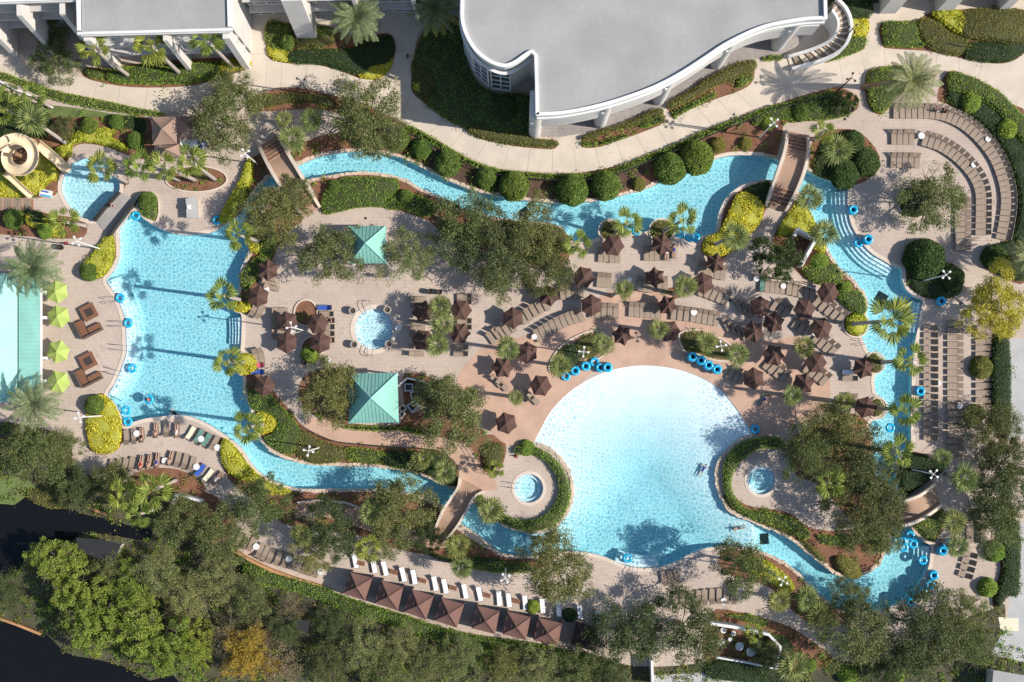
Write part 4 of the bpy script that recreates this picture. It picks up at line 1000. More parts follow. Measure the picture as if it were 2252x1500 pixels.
HEDGES = """g|.7|188,152 227,157 227,176 197,171|small clipped green block beside the first fan palm of the left block
b|.8|239,165 256,152 293,149 333,140 381,145 427,141 480,141 483,168 453,176 413,186 373,184 320,186 267,184 240,176|bright clipped hedge under the three tall palms of the left block
y|.6|488,133 517,133 549,136 547,149 507,157 491,165|yellow shrubs at the corner of the left block
g|.8|0,159 60,180 110,197 160,209 240,225 307,240 360,250 350,256 300,252 220,241 140,225 80,204 30,181 -20,172|long low hedge curving along the upper left walkway
d|.3|317,262 318,291 292,285 270,279 262,258|dark square groundcover beside the tan tents
y|.6|149,317 171,294 213,281 256,289 245,302 277,321 277,333 240,321 187,312 160,320 157,344 133,347 120,333|yellow bed curling round the top of the splash pool
y|.6|0,385 40,378 95,340 122,352 128,390 108,402 90,422 60,432 20,433 -20,432|yellow bed under the spiral slide
d|.9|-30,195 40,212 95,240 115,262 105,298 60,302 -30,290|dark undergrowth planting under the palms at the upper left edge
g|.5|588,50 640,55 700,58 735,65 735,80 640,75 640,112 590,102|green groundcover strip at the wall of the middle building
o|.6|645,76 720,76 735,95 690,107 650,100|olive block in the bed by the entrance path
d|.7|640,115 690,110 760,110 800,96 850,80 866,95 866,120 853,142 815,150 800,166 750,155 710,143 640,138|dark green bed between the entrance path and the upper walkway
y|.5|590,106 638,117 637,138 604,132 589,118|yellow corner bed on the upper walkway, next to the cone bush
y|.5|790,166 830,136 863,131 855,154 838,170 815,174|yellow corner bed at the mouth of the shaded path
l|.5|923,92 912,130 908,160 935,150 958,185 948,215 940,232 977,258 1030,285 1100,300 1165,292 1165,212 1100,206 1055,187 1028,140 1015,70 1000,40 950,45|dark groundcover wrapped round the glazed drum
o|.5|907,136 930,141 948,160 953,185 944,210 933,223 912,200 907,170|olive half disc bed at the shaded path
y|.6|909,184 924,183 926,205 913,200|bright yellow flower patch at the edge of the shaded path
o|.8|1029,287 1045,274 1075,282 1095,292 1160,293 1170,306 1220,311 1222,322 1150,322 1090,312 1050,302|olive hedge below the drum along the upper walkway
o|.9|1283,303 1310,291 1370,273 1430,246 1451,241 1455,252 1400,275 1350,288 1305,304 1284,309|olive hedge of the first bed before the arcade
g|.6|1282,312 1312,313 1315,322 1284,322|small green block at the lower tip of the first arcade bed
g|.6|1319,313 1370,298 1385,300 1368,306 1322,320|green strip in the middle of the first arcade bed
g|.6|1406,273 1425,263 1459,256 1461,267 1425,281 1408,282|green block at the upper end of the first arcade bed
o|.9|1469,231 1490,216 1530,193 1545,181 1600,151 1654,134 1659,155 1610,178 1570,191 1520,219 1476,240|olive hedge of the second bed before the arcade
g|.6|1477,246 1500,236 1540,219 1570,206 1572,212 1527,236 1483,258|green strip along the second arcade bed
g|.6|1621,171 1654,163 1654,177 1630,194 1619,194|green block at the upper end of the second arcade bed
g|.4|1675,127 1700,122 1722,123 1720,132 1690,135 1676,134|little green patch at the foot of the curved stair
d|1|1822,5 1909,5 1909,41 1842,42 1838,20|dark clipped block at the end of the white roof
y|.7|1844,44 1903,44 1903,80 1858,82 1850,60|yellow block beside the curved stair
g|.7|1856,86 1900,83 1899,105 1875,119 1832,134 1816,131 1842,110|green block hugging the outside of the curved stair
g|.8|1942,52 1985,50 2010,50 2018,85 2028,104 1960,103 1944,97|green block by the steps at the upper right
o|.8|2018,47 2050,45 2085,72 2125,92 2130,108 2100,123 2045,108 2018,75|brownish block beside the bench at the upper right
o|1|2112,28 2260,27 2260,97 2185,92 2112,78|broad olive hedge at the upper right corner
y|1|2049,29 2112,28 2112,76 2070,52|yellow end of the broad hedge at the upper right
d|.8|2124,97 2185,95 2260,100 2232,130 2192,139 2122,129|dark hedge below the broad olive hedge at the upper right
g|.9|1907,165 1935,151 1975,147 2012,158 2010,190 1988,200 1966,214 1952,238 1935,249 1917,240 1908,215|hedge ringing the foot of the bent date palm
g|.9|2086,160 2125,168 2158,182 2197,206 2222,231 2258,272 2258,330 2235,302 2205,262 2165,227 2115,205 2084,196|curved hedge between the walkway and the outermost lounger arc
d|.6|2084,200 2115,207 2165,229 2205,264 2235,305 2258,335 2258,530 2226,522 2237,487 2240,433 2230,387 2211,338 2178,292 2132,254 2088,226|dark bed behind the outermost lounger arc
g|.7|1654,252 1720,230 1780,212 1830,203 1850,215 1878,236 1858,256 1800,265 1735,265 1700,263 1662,276|hedge bank at the bend of the upper walkway
g|.8|907,281 940,297 1032,351 1100,374 1180,382 1260,385 1330,377 1400,352 1490,316 1553,287 1640,255 1700,233 1704,240 1645,263 1560,296 1495,326 1405,362 1333,387 1260,395 1180,392 1100,383 1026,360 934,306 900,290|long low hedge between the walkway and the domes of the upper river
o|.5|552,217 620,207 670,205 738,222 728,238 672,225 600,233 556,250|olive grasses along the path by the two headed shadow
g|.7|715,421 740,410 755,393 800,390 868,396 873,420 850,440 845,455 800,455 750,465 717,471 709,455|bright hedge island by the stair bridge
b|.5|870,425 925,432 958,450 940,478 890,462 850,458|green bank behind the oak over the upper river
o|.8|1110,487 1150,491 1205,496 1240,510 1250,540 1230,560 1180,560 1120,530|autumn tinted shrubs on the river bank behind the grove
y|.8|542,362 557,347 557,382 542,430 516,475 490,491 488,472 510,432 530,397|yellow strip between the brown oval bed and the river
y|.7|226,531 246,516 252,540 250,570 236,600 216,611 205,606 188,588 190,575 206,560|upper yellow bed of the left pool
y|.7|201,886 215,870 235,873 260,905 268,950 260,984 235,996 206,989 194,950 193,912|lower yellow bed of the left pool, the large oval
y|.7|488,982 496,965 520,987 548,1024 588,1059 640,1080 600,1086 555,1061 516,1046 491,1016|yellow strip along the lower bank where the river leaves the left pool
y|.7|549,540 558,524 575,522 585,535 580,550 566,557 553,552|round yellow planter at the upper right corner of the left pool
y|.7|511,672 522,663 545,667 553,678 540,686 520,684|middle yellow planter of the left pool
y|.7|519,803 525,785 545,778 562,788 566,806 555,819 535,823 523,815|third yellow planter of the left pool
y|.7|560,915 580,906 600,915 611,930 600,946 580,953 566,950 558,933|yellow planter where the lower river starts
g|.7|535,598 560,570 588,562 575,600 560,620 541,640 534,625|green hedge behind the second umbrella of the left pool
g|.7|560,500 590,470 610,520 600,560 575,560|green shrubs under the oak at the stair bridge foot
g|.8|547,870 560,858 590,862 625,900 658,940 661,970 640,999 602,984 583,962 600,955 612,930 590,908 565,903 552,892|bright green bank at the start of the lower river
o|.7|648,985 665,946 700,967 760,987 763,1008 720,1018 680,1016|olive clipped block beside the white lamp of the lower river
g|.7|768,984 850,997 842,1018 768,1012|green clipped block in the middle of the lower river bank
d|.8|853,995 935,995 975,1003 1002,1025 1002,1060 985,1066 930,1038 850,1022|shaded dark block before the curved bridge
g|.5|765,936 890,940 960,950 950,960 885,948 830,948 770,944|low green strip below the larger kiosk
g|.9|1133,986 1150,979 1180,984 1212,1002 1234,1026 1250,1060 1253,1093 1243,1123 1224,1148 1194,1163 1150,1165 1102,1148 1064,1124 1048,1098 1058,1088 1076,1110 1101,1126 1131,1141 1170,1143 1201,1131 1221,1106 1231,1075 1223,1044 1201,1014 1170,999 1137,999|ring hedge curling round the first hot tub
g|.9|1592,1020 1611,987 1652,966 1712,962 1720,984 1672,986 1637,1006 1613,1035 1606,1060 1613,1090 1643,1120 1700,1127 1748,1142 1778,1170 1768,1185 1720,1160 1652,1140 1608,1110 1591,1070|hook shaped hedge round the second hot tub
o|.6|1755,1183 1780,1197 1812,1225 1808,1236 1786,1218|olive strip on the bank of the lower right peninsula
o|.5|1655,1143 1700,1143 1745,1170 1740,1178 1700,1162|low olive shrubs behind the bank of the second hot tub
g|.5|1800,1175 1850,1180 1920,1170 1948,1185 1935,1215 1915,1195 1850,1200 1810,1195|scattered green shrubs on the lower right peninsula
y|1|1602,470 1622,428 1655,432 1676,456 1669,490 1640,520 1600,558 1562,563 1545,550 1552,526 1580,512 1592,490|yellow hill of shrubs between the upper river and the double rail bridge
d|.7|1640,416 1690,400 1695,440 1682,457 1660,430|dark shaded planting under the double rail bridge
y|.8|1720,490 1740,462 1762,440 1790,492 1812,540 1803,558 1770,518 1735,515 1710,520|yellow bed along the right river above the white enclosure
g|.8|1763,592 1800,586 1832,582 1850,610 1840,626 1790,622|green clump below the white enclosure
g|.8|1845,640 1885,640 1901,660 1903,685 1889,694 1865,678 1840,655|green hedge along the right river
y|.8|1862,700 1880,690 1900,700 1904,716 1895,732 1875,735 1862,722|round yellow planter at the right river
o|.5|1908,785 1925,779 1940,792 1938,812 1925,820 1908,808|olive top of the first small planter at the right river
o|.5|1916,882 1935,879 1945,896 1940,910 1924,917 1913,903|olive top of the second small planter at the right river
o|.5|1322,505 1332,490 1350,487 1361,500 1360,518 1345,528 1328,522|olive top of the first round planter of the upper river
o|.5|1433,505 1440,490 1458,485 1474,494 1479,508 1470,524 1452,528 1438,520|olive top of the second round planter of the upper river
d|.4|1787,380 1800,330 1820,302 1880,292 1900,350 1870,398 1820,395|low dark planting between the dome bushes and the bridge
d|.7|1996,595 2010,578 2080,580 2108,597 2115,630 2095,652 2040,653 2006,632|dark planting round the big dome with the white lamp
d|1|1985,420 2010,415 2035,425 2040,448 2030,470 2005,477 1985,462 1979,440|dark round hedge under the airy oak
d|.8|2172,560 2190,540 2255,535 2255,612 2215,612 2185,598|dark hedge at the cut off date palm
d|1|2181,762 2215,745 2216,958 2192,930 2180,880|tall dark hedge beside the grey side road
d|.8|2200,1152 2237,1152 2238,1300 2215,1308 2192,1335 2187,1310 2204,1250|grassy hedge strip beside the lower driveway
d|.7|1978,1032 1990,1005 2007,997 2058,1012 2072,1030 2038,1058 1990,1088 1980,1068|dark planting by the lamp at the small right bridge
g|.6|2008,1152 2040,1122 2070,1125 2073,1150 2055,1183 2042,1188 2024,1170|green planting below the small right bridge
d|.5|1222,790 1240,765 1262,757 1275,775 1270,800 1240,814 1218,812|green planter over the beach pool, part at the tubes
o|.5|1265,755 1290,737 1320,737 1333,762 1308,785 1280,785|green planter over the beach pool, part at the palm
o|.5|1500,737 1530,730 1560,738 1601,762 1601,788 1570,787 1532,774 1508,768|second planter above the beach pool
y|.8|1640,1225 1680,1232 1725,1262 1745,1290 1725,1300 1690,1275 1650,1255|yellow flowering shrubs on the bank of the lower right river
g|.8|1030,1245 1100,1235 1165,1240 1165,1256 1100,1258 1040,1250|shaded green hedge between river and white lounger terrace
d|.7|950,1215 1000,1230 1040,1225 1100,1230 1090,1245 1030,1243 960,1228|dark hedge block at the white lounger terrace
o|.7|1065,985 1100,975 1108,1000 1092,1035 1070,1028|brownish flowering bed at the rail of the curved bridge
g|1.1|545,1236 600,1258 640,1267 710,1288 753,1309 817,1330 897,1354 977,1381 1083,1402 1150,1410 1233,1426 1313,1442 1342,1458 1325,1474 1260,1460 1150,1437 1083,1430 970,1408 890,1381 810,1357 745,1336 700,1315 630,1293 580,1285 540,1262|long thick hedge behind the cabana row
d|.8|1575,1450 1700,1465 1760,1485 1740,1500 1560,1490|dark hedge below the white walled garden
d|.8|1700,1395 1730,1400 1745,1425 1725,1440 1708,1420|green block outside the white walled garden
g|.6|1600,1352 1650,1350 1690,1368 1680,1378 1640,1366|green clump above the white walled garden
o|.6|60,1090 110,1070 160,1100 150,1115 105,1115|scrub on the shore of the dark pond
d|.7|60,460 95,470 118,482 110,495 75,490|dark strip by the wooden dock
y|.6|60,475 90,472 118,490 145,515 125,520 95,505 65,495|yellow strip by the wooden dock
g|.7|305,445 322,462 345,452 345,475 338,484 318,475|little green bed at the splash pool bridge"""
for ln in HEDGES.split('\n'):
    k, h, pts, lb = ln.split('|'); q = P(pts)
    if abs(area2(q)) > 4: q = smooth(q, 3)
    yl = k == 'y'; nm = 'shrub_bed' if yl or 'bed' in lb or 'plant' in lb or 'shrub' in lb else 'hedge'
    o = link(nm, hedge(HK[k], float(h), q, nm, 62 if yl else 55, .22 if yl else .16, .2 if yl else .1)); tag(o, lb, 'shrubs' if nm == 'shrub_bed' else 'hedge', 'hedges and shrub beds')

# small plants among the mulch and under the trees: nobody could count them
rs = np.random.RandomState(5); tw = []
for nm, m_, polys in REG:
    dens = {'mulch_bed': .5, 'forest_floor': 1.1, 'dark_bed': .5}.get(nm)
    if not dens: continue
    for pl in polys:
        q = xy(pl); x0, x1 = max(-66, min(p[0] for p in q)), min(66, max(p[0] for p in q)); y0, y1 = max(-45, min(p[1] for p in q)), min(44, max(p[1] for p in q))
        for k in range(int(max(0, (x1 - x0)) * max(0, (y1 - y0)) * dens)):
            x, y = rs.uniform(x0, x1), rs.uniform(y0, y1)
            if inside(x, y, q) and not in_water(x, y) and not any(inside(x, y, xy(z_)) for z_ in REG[-1][2]):
                h = rs.uniform(.25, .7); c = rs.normal(size=(26, 3)) * (h * .55, h * .55, h * .3) + (x, y, h * .5); c[:, 2] = np.abs(c[:, 2]); tw.append(c)
tw = np.concatenate(tw); half = len(tw) // 52 * 26; perm = rs.permutation(len(tw) // 26); tw = tw.reshape(-1, 26, 3)[perm].reshape(-1, 3)
for nm, c, lf in (('green_undergrowth', tw[:half], 'hedge_green'), ('olive_undergrowth', tw[half:], 'hedge_olive')):
    o = link(nm, mesh_np(nm, rand_leaves(rs, c, .2, .3), lf)); o['kind'] = 'stuff'
# ---------------------------------------------------------------- buildings
def part(name, mb, m, parent, smoothf=False): return link(name, mb.mesh(name, m, smoothf), parent)
def capface(mb, pts, z):
    t = tessellate_polygon([[Vector((p.x, p.y, 0)) for p in pts]]); mb.add([(p.x, p.y, z) for p in pts], [tuple(f) for f in t])
def slab(mb, pts, z0, z1):
    n = len(pts); capface(mb, pts, z1); capface(mb, pts, z0)
    mb.add([(p.x, p.y, z0) for p in pts] + [(p.x, p.y, z1) for p in pts], [(i, (i + 1) % n, n + (i + 1) % n, n + i) for i in range(n)])
HB = 14.0
bd = empty('resort_building', W(1400, 100), 0, 'large white building with flat grey roof, glazed drum and curved colonnade', 'building')
bd.location = (0, 0, 0)
drum = smooth(P("1015,-40 1015,0 1015,40 1022,70 1038,101 1057,122 1083,139 1110,146 1132,139 1150,127 1169,114", HB), 3, False)
west = P("1177,121 1179,190 1180,252", HB)
curve = smooth(P("1181,253 1233,250 1287,241 1340,228 1393,211 1447,190 1500,162 1553,128 1593,101 1633,80 1665,66 1700,55 1750,46 1785,42 1818,41", HB), 3, False)
east = P("1817,0 1817,-160 1015,-160", HB)
flat = lambda L: [Vector((p.x, p.y, 0)) for p in L]
drum, west, curve, east = map(flat, (drum, west, curve, east))
ol = ccw(drum + west + curve + east)
mb = MB(); slab(mb, offset(ol, -.3), 13.2, 13.6); part('roof', mb, 'roof_grey', bd)
mb = MB(); mb.strip(offset(ol, .1), offset(ol, -.3), 13.0, 14.05, True); part('parapet', mb, 'white_paint', bd)
mb = MB(); dw = drum[::-1] if area2(drum + west) < 0 else drum
wallpath = drum + west; ins_ = 1 if area2(ol) and ol[0] is not drum[0] else -1
nn = normals2(wallpath, False); sgn = 1 if inside(wallpath[8].x + nn[8].x, wallpath[8].y + nn[8].y, xy(ol)) else -1
mb.strip([p + u * sgn * .25 for p, u in zip(wallpath, nn)], [p + u * sgn * .55 for p, u in zip(wallpath, nn)], 0, 13.0)
part('wall', mb, 'white_wall', bd)
# the drum's windows, each a frame of bars with panes behind
dn = normals2(drum, False)
def along(path, d):
    for i in range(len(path) - 1):
        l = (path[i + 1] - path[i]).length
        if d <= l: return path[i].lerp(path[i + 1], d / l)
        d -= l
    return path[-1].copy()
plen = lambda path: sum((path[i + 1] - path[i]).length for i in range(len(path) - 1))
Ld = plen(drum); k = 0; d = 5.0
while d + 2.6 < Ld - .4:
    a, b = along(drum, d), along(drum, d + 2.4); t = (b - a).normalized(); o_ = Vector((-t.y, t.x, 0)) * (-sgn if True else 1)
    if inside((a.x + b.x) / 2 + o_.x, (a.y + b.y) / 2 + o_.y, xy(ol)): o_ = -o_
    M = Matrix.Translation((a + b) / 2) @ Matrix(((t.x, o_.x, 0, 0), (t.y, o_.y, 0, 0), (0, 0, 1, 0), (0, 0, 0, 1)))
    f = MB(); wd = (b - a).length
    for z in (1.0, 3.3, 5.6, 7.9, 10.2): f.box((0, .1, z), (wd, .16, .11), 0, M)
    for x in (-.5, 0, .5): f.box((x * wd, .12, 5.6), (.1, .18, 9.3), 0, M)
    fr_ = part('window', f, 'white_paint', bd); g = MB(); g.box((0, -.02, 5.6), (wd - .05, .1, 9.2), 0, M); part('pane', g, 'glass_dark', fr_)
    d += 2.75; k += 1
mb = MB(); mb.strip(offset(drum, -.02 * sgn, False), [p - u * sgn * .35 for p, u in zip(drum, dn)], 11.0, 11.35); part('ledge', mb, 'white_paint', bd)
# arcade: a curved beam on fins, a glazed wall set back behind
cn = normals2(curve, False); cs = 1 if inside(curve[9].x + cn[9].x, curve[9].y + cn[9].y, xy(ol)) else -1
Lc = plen(curve)
off = lambda d_: [p + u * cs * d_ for p, u in zip(curve, cn)]
mb = MB(); mb.strip(off(.12), off(.5), 6.3, 10.4); part('beam', mb, 'white_wall', bd)
mb = MB(); mb.strip(off(-.25), off(.5), 12.4, 12.98); part('eave', mb, 'white_paint', bd)
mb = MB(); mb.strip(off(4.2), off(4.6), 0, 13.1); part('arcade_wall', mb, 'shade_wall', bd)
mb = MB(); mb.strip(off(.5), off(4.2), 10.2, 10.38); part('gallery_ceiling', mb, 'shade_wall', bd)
for px, py in ((1186, 252), (1340, 229), (1480, 174), (1625, 85), (1757, 46)):
    p = flat([W(px, py, HB)])[0]; i = min(range(len(curve)), key=lambda q_: (curve[q_] - p).length); p = curve[i]; inw = cn[i] * cs; side = Vector((-inw.y, inw.x, 0))
    ring = [p + inw * (.2 + .75 * (1 - math.cos(a))) * 1 + side * .75 * math.sin(a) for a in [R(-90 + 15 * j) for j in range(13)]]
    ring = [p + inw * (.55 - .75 * math.cos(R(-90 + 15 * j))) + side * .75 * math.sin(R(-90 + 15 * j)) for j in range(13)] + [p + inw * 3.2 + side * .6, p + inw * 3.2 - side * .6]
    mb = MB(); slab(mb, ccw(ring), 0, 12.4); part('fin_column', mb, 'white_wall', bd)
    mb = MB(); mb.box((p.x + inw.x * .1 + side.x * .2, p.y + inw.y * .1 + side.y * .2, 9.6), (.9, .5, .5), math.atan2(side.y, side.x)); part('wall_light', mb, 'white_paint', bd)
for d in np.arange(2.5, Lc - 2, 3.2):
    a = along(off(4.18), float(d)); b = along(off(4.18), float(d) + 2.2); t = (b - a).normalized()
    g = MB(); g.box(((a.x + b.x) / 2, (a.y + b.y) / 2, 3.0), (2.2, .12, 4.6), math.atan2(t.y, t.x)); part('arcade_window', g, 'glass_dark', bd)

def facade(name, label, base, height, floors, roofback, fins, win_from=.6):
    """a straight block: base (two ground pixels), roof behind it, rows of windows with ledges, projecting fins"""
    a, b = flat([W(*base[0]), W(*base[1])]); t = (b - a).normalized(); n = Vector((t.y, -t.x, 0)); L = (b - a).length
    e = empty(name, (0, 0, 0), 0, label, 'building')
    M = Matrix.Translation(a) @ Matrix(((t.x, -n.x, 0, 0), (t.y, -n.y, 0, 0), (0, 0, 1, 0), (0, 0, 0, 1)))    # x along, y into the block
    mb = MB(); mb.box((L / 2, .8 + roofback / 2, height / 2 - .2), (L, roofback, height - .4), 0, M); part('wall', mb, 'white_wall', e)
    mb = MB(); mb.box((L / 2, .55 + roofback / 2, height - .1), (L - .5, roofback + .4, .24), 0, M); part('roof', mb, 'roof_grey', e)
    mb = MB()
    for c, s in (((L / 2, .2, height), (L + .5, .3, .5)), ((L / 2, .8 + roofback, height), (L + .5, .6, .9)), ((-.05, .8 + roofback / 2 - .3, height + .01), (.4, roofback, .6)), ((L + .05, .8 + roofback / 2 - .3, height + .01), (.5, roofback, .6))): mb.box(c, s, 0, M)
    part('parapet', mb, 'white_paint', e)
    fh = height / floors
    for k in range(floors):
        z = fh * k
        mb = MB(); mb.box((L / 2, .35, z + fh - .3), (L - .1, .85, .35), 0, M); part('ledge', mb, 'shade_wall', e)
        mb = MB(); mb.box((L / 2, .76, z + fh * .48), (L - .3, .1, fh * .6), 0, M); g = part('window_band', mb, 'glass_dark', e)
        mb = MB()
        for x in np.arange(.9, L - .4, 1.5): mb.box((float(x), .69, z + fh * .48), (.12, .12, fh * .6), 0, M)
        part('mullion', mb, 'white_paint', g)
    for x, wdt, dep in fins:
        mb = MB(); z1 = height * .93
        # a fin that steps out towards the ground
        prof = [(.7, 0), (-dep, 0), (-dep, 1.2), (-dep * .45, z1), (.7, z1)]
        vs = [M @ Vector((x - wdt / 2, y, z)) for y, z in prof] + [M @ Vector((x + wdt / 2, y, z)) for y, z in prof]; m_ = len(prof)
        mb.add(vs, [tuple(range(m_)), tuple(range(2 * m_ - 1, m_ - 1, -1))] + [(i, (i + 1) % m_, m_ + (i + 1) % m_, m_ + i) for i in range(m_)]); part('fin', mb, 'white_wall', e)
    return e
facade('hotel_block', 'white block with flat grey roof behind three tall fan palms', ((251, 139), (555, 131)), 13.4, 3, 22, ((.5, .8, .8), (9.6, .5, 1.3), (16.7, .8, 1.2)))
facade('hotel_wing', 'shaded far wing with slanting white fins in the upper left corner', ((-80, 78), (251, 68)), 13.4, 4, 10, ((1.5, .6, 2.8), (6.5, .6, 2.8), (11.5, .6, 2.8), (16.5, .6, 2.8)))
facade('hotel_middle', 'long glazed facade with one broad white fin behind the date palms', ((562, 47), (1018, 38)), 13.4, 3, 12, ((6.5, 2.4, 2.4), (13.5, .5, .8), (20.5, .5, .8)))
facade('hotel_east_wing', 'beige fronted wing showing its fins along the top edge at the upper right', ((1905, 14), (2330, 4)), 11, 3, 10, ((2.6, 2.0, 1.0), (9.6, 2.0, 1.0), (17, 1.2, 1.0)))

# curved stair from the terrace at the end of the white roof
st = empty('curved_stair', (0, 0, 0), 0, 'curved white stair with grey treads at the end of the white roofed building', 'stair')
so_ = flat(smooth(P("1815,28 1835,42 1849,62 1853,84 1846,108 1828,124 1795,137 1738,151"), 4, False)); si_ = flat(smooth(P("1808,48 1820,58 1828,70 1829,84 1823,97 1806,108 1775,119 1732,130"), 4, False))
n = len(so_); zt = [5.0 * (1 - i / (n - 1)) + .1 for i in range(n)]
sn = normals2(so_, False); si2 = normals2(si_, False); c_ = sum((q for q in si_), Vector()) / n
ow = lambda p, u: u if (p + u - c_).length > (p - c_).length else -u
mb = MB(); mb.strip([p + ow(p, u) * .35 for p, u in zip(so_, sn)], so_, 0, [z + .8 for z in zt]); part('outer_parapet', mb, 'white_paint', st)
mb = MB(); mb.strip([p - ow(p, u) * .3 for p, u in zip(si_, si2)], si_, 0, [z + .8 for z in zt]); part('inner_parapet', mb, 'white_paint', st)
for k in range(26):
    i0, i1 = k / 26 * (n - 1), (k + .92) / 26 * (n - 1)
    lp = lambda L_, x: L_[int(x)].lerp(L_[min(int(x) + 1, n - 1)], x - int(x))
    q = [lp(so_, i0), lp(so_, i1), lp(si_, i1), lp(si_, i0)]; mb = MB(); slab(mb, ccw([Vector((p.x, p.y, 0)) for p in q]), 0, 5.0 * (1 - k / 26) - .05); part('step', mb, 'concrete' if k % 2 else 'wood_grey', st)

# hip roofed kiosks
def kiosk(label, corners, apex, he, ha, m):
    c = P(corners, he); ap = W(*apex, ha); g = sum(c, Vector()) / 4; e = empty('kiosk', (g.x, g.y, 0), 0, label, 'kiosk', 'aqua roofed kiosks')
    c = [p - Vector((g.x, g.y, 0)) for p in c]; ap = ap - Vector((g.x, g.y, 0)); ap.x *= .3; ap.y *= .3
    mb = MB(); mb.add(c + [ap], [(i, (i + 1) % 4, 4) for i in range(4)]); mb.add([p - Vector((0, 0, .18)) for p in c] + c, [(i, (i + 1) % 4, 4 + (i + 1) % 4, 4 + i) for i in range(4)] + [(0, 1, 2, 3)])
    rf_ = part('roof', mb, m, e)
    mb = MB()
    for i in range(4):
        a, b = c[i], c[(i + 1) % 4]; mid = (a + b) / 2; L = (b - a).length; ns = int(L / .42)
        for k in range(1, ns):
            f = k / ns; p = a.lerp(b, f); h_ = 1 - abs(2 * f - 1); q = p.lerp(p + (ap - mid), h_ * .985)
            mb.tube([p + Vector((0, 0, .03)), q + Vector((0, 0, .03))], .028, 4)
    part('seam', mb, 'green_metal', rf_)
    mb = MB()
    for i in range(4): mb.tube([c[i] + Vector((0, 0, .04)), ap + Vector((0, 0, .06))], .09, 5)
    part('ridge_cap', mb, 'aqua_metal', rf_)
    mb = MB(); mb.strip([p * .8 for p in c], [p * .75 for p in c], 0, he - .1, True); part('counter_wall', mb, 'white_wall', e)
    for p in c:
        mb = MB(); mb.tube([(p.x * .92, p.y * .92, 0), (p.x * .92, p.y * .92, he - .15)], .14, 8); part('post', mb, 'white_paint', e)
    return e
kiosk('smaller kiosk with square seamed aqua metal roof between two oaks', "767,497 848,497 851,579 769,580", (804, 535), 3.2, 5.4, 'green_metal')
kiosk('larger kiosk with square seamed aqua metal roof beside the walled service yard', "765,821 874,820 877,929 767,931", (818, 874), 3.6, 6.6, 'green_metal')
# long aqua roof at the left edge
e = empty('pool_bar', (0, 0, 0), 0, 'pool bar under a long aqua metal roof, cut by the photo edge', 'building')
x0, x1, xm = W(-90, 700, 5).x, W(89, 700, 4.2).x, W(37, 700, 4.9).x; y0, y1 = W(0, 603, 4.5).y, W(0, 885, 4.5).y
mb = MB(); mb.add([(x0, y0, 8.6), (xm, y0, 4.9), (xm, y1, 4.9), (x0, y1, 8.6)], [(0, 1, 2, 3)]); mb.add([(x0, y0, 8.4), (xm, y0, 4.7), (xm, y1, 4.7), (x0, y1, 8.4)], [(0, 1, 2, 3)]); r1 = part('upper_roof', mb, 'aqua_metal', e)
mb = MB(); mb.box(((xm + x1) / 2 + .05, (y0 + y1) / 2, 4.3), (x1 - xm, abs(y0 - y1), .25)); r2 = part('lower_roof', mb, 'aqua_metal', e)
mb = MB()
for k in range(int(abs(y0 - y1) / .5)):
    y = y0 - .25 - .5 * k; mb.tube([(x0, y, 8.63), (xm, y, 4.93)], .025, 4)
part('seam', mb, 'green_metal', r1); mb = MB()
for k in range(int(abs(y0 - y1) / .5)):
    y = y0 - .25 - .5 * k; mb.tube([(xm + .1, y, 4.44), (x1 - .05, y, 4.44)], .025, 4)
part('seam', mb, 'green_metal', r2)
mb = MB(); mb.box((x1 + .12, (y0 + y1) / 2, 4.3), (.2, abs(y0 - y1) + .1, .3)); part('gutter', mb, 'white_paint', e)
mb = MB(); mb.box(((x0 + x1) / 2 - 1.2, (y0 + y1) / 2, 2.1), (x1 - x0 - 2.4, abs(y0 - y1) - 2, 4.1)); part('wall', mb, 'white_wall', e)
for k, yy in enumerate((645, 700, 788, 838)):
    p = W(100, yy); mb = MB(); mb.box((p.x - .6, p.y, 2.0), (.5, 1.0, 4.0)); mb.box((p.x, p.y, 1.0), (1.6, .35, 2.0)); part('pier', mb, 'white_paint', e)

# ---------------------------------------------------------------- bridges
def bridge(name, label, la, lb, rise, nsteps, m='tan_board', kerb='coping'):
    """la, lb: the two edges as ground pixels"""
    A, B = flat(smooth(P(la), 5, False)), flat(smooth(P(lb), 5, False)); n = min(len(A), len(B)); 
    def res(L, n):
        T = plen(L); return [along(L, T * i / (n - 1)) for i in range(n)]
    n = 30; A, B = res(A, n), res(B, n); z = [rise * math.sin(math.pi * i / (n - 1)) ** .8 + .06 for i in range(n)]
    e = empty(name, (0, 0, 0), 0, label, 'bridge')
    mb = MB(); mb.strip(A, B, [v - .3 for v in z], z); part('deck', mb, m, e)
    for L_, O in ((A, B), (B, A)):
        mb = MB(); mb.strip([p.lerp(q, -.1) for p, q in zip(L_, O)], [p.lerp(q, .04) for p, q in zip(L_, O)], [v - .35 for v in z], [v + .75 for v in z]); part('parapet', mb, kerb, e)
    for k in range(nsteps):
        for base_, s in ((.06, 1), (.94, -1)):
            f = base_ + s * .024 * k; i = int(f * (n - 1)); t = f * (n - 1) - i; a, b = A[i].lerp(A[i + 1], t), B[i].lerp(B[i + 1], t); zz = z[i] + (z[i + 1] - z[i]) * t
            d = (b - a).normalized(); mb = MB(); c = (a + b) / 2; mb.box((c.x, c.y, zz + .04), ((b - a).length * .86, .2, .16), math.atan2(d.y, d.x)); part('step', mb, 'wood_brown' if k % 2 else 'tan_board', e)
    return e
bridge('stair_bridge', 'arched stair bridge over the upper river beside the cluster of shaggy palms', "573,322 602,375 635,428 668,476", "611,297 642,350 672,400 704,458", 2.2, 9)
bridge('stair_bridge', 'arched stair bridge over the river at the upper right, between yellow hill and domes', "1730,288 1720,335 1700,395 1683,455", "1772,297 1766,350 1748,410 1724,466", 2.2, 9)
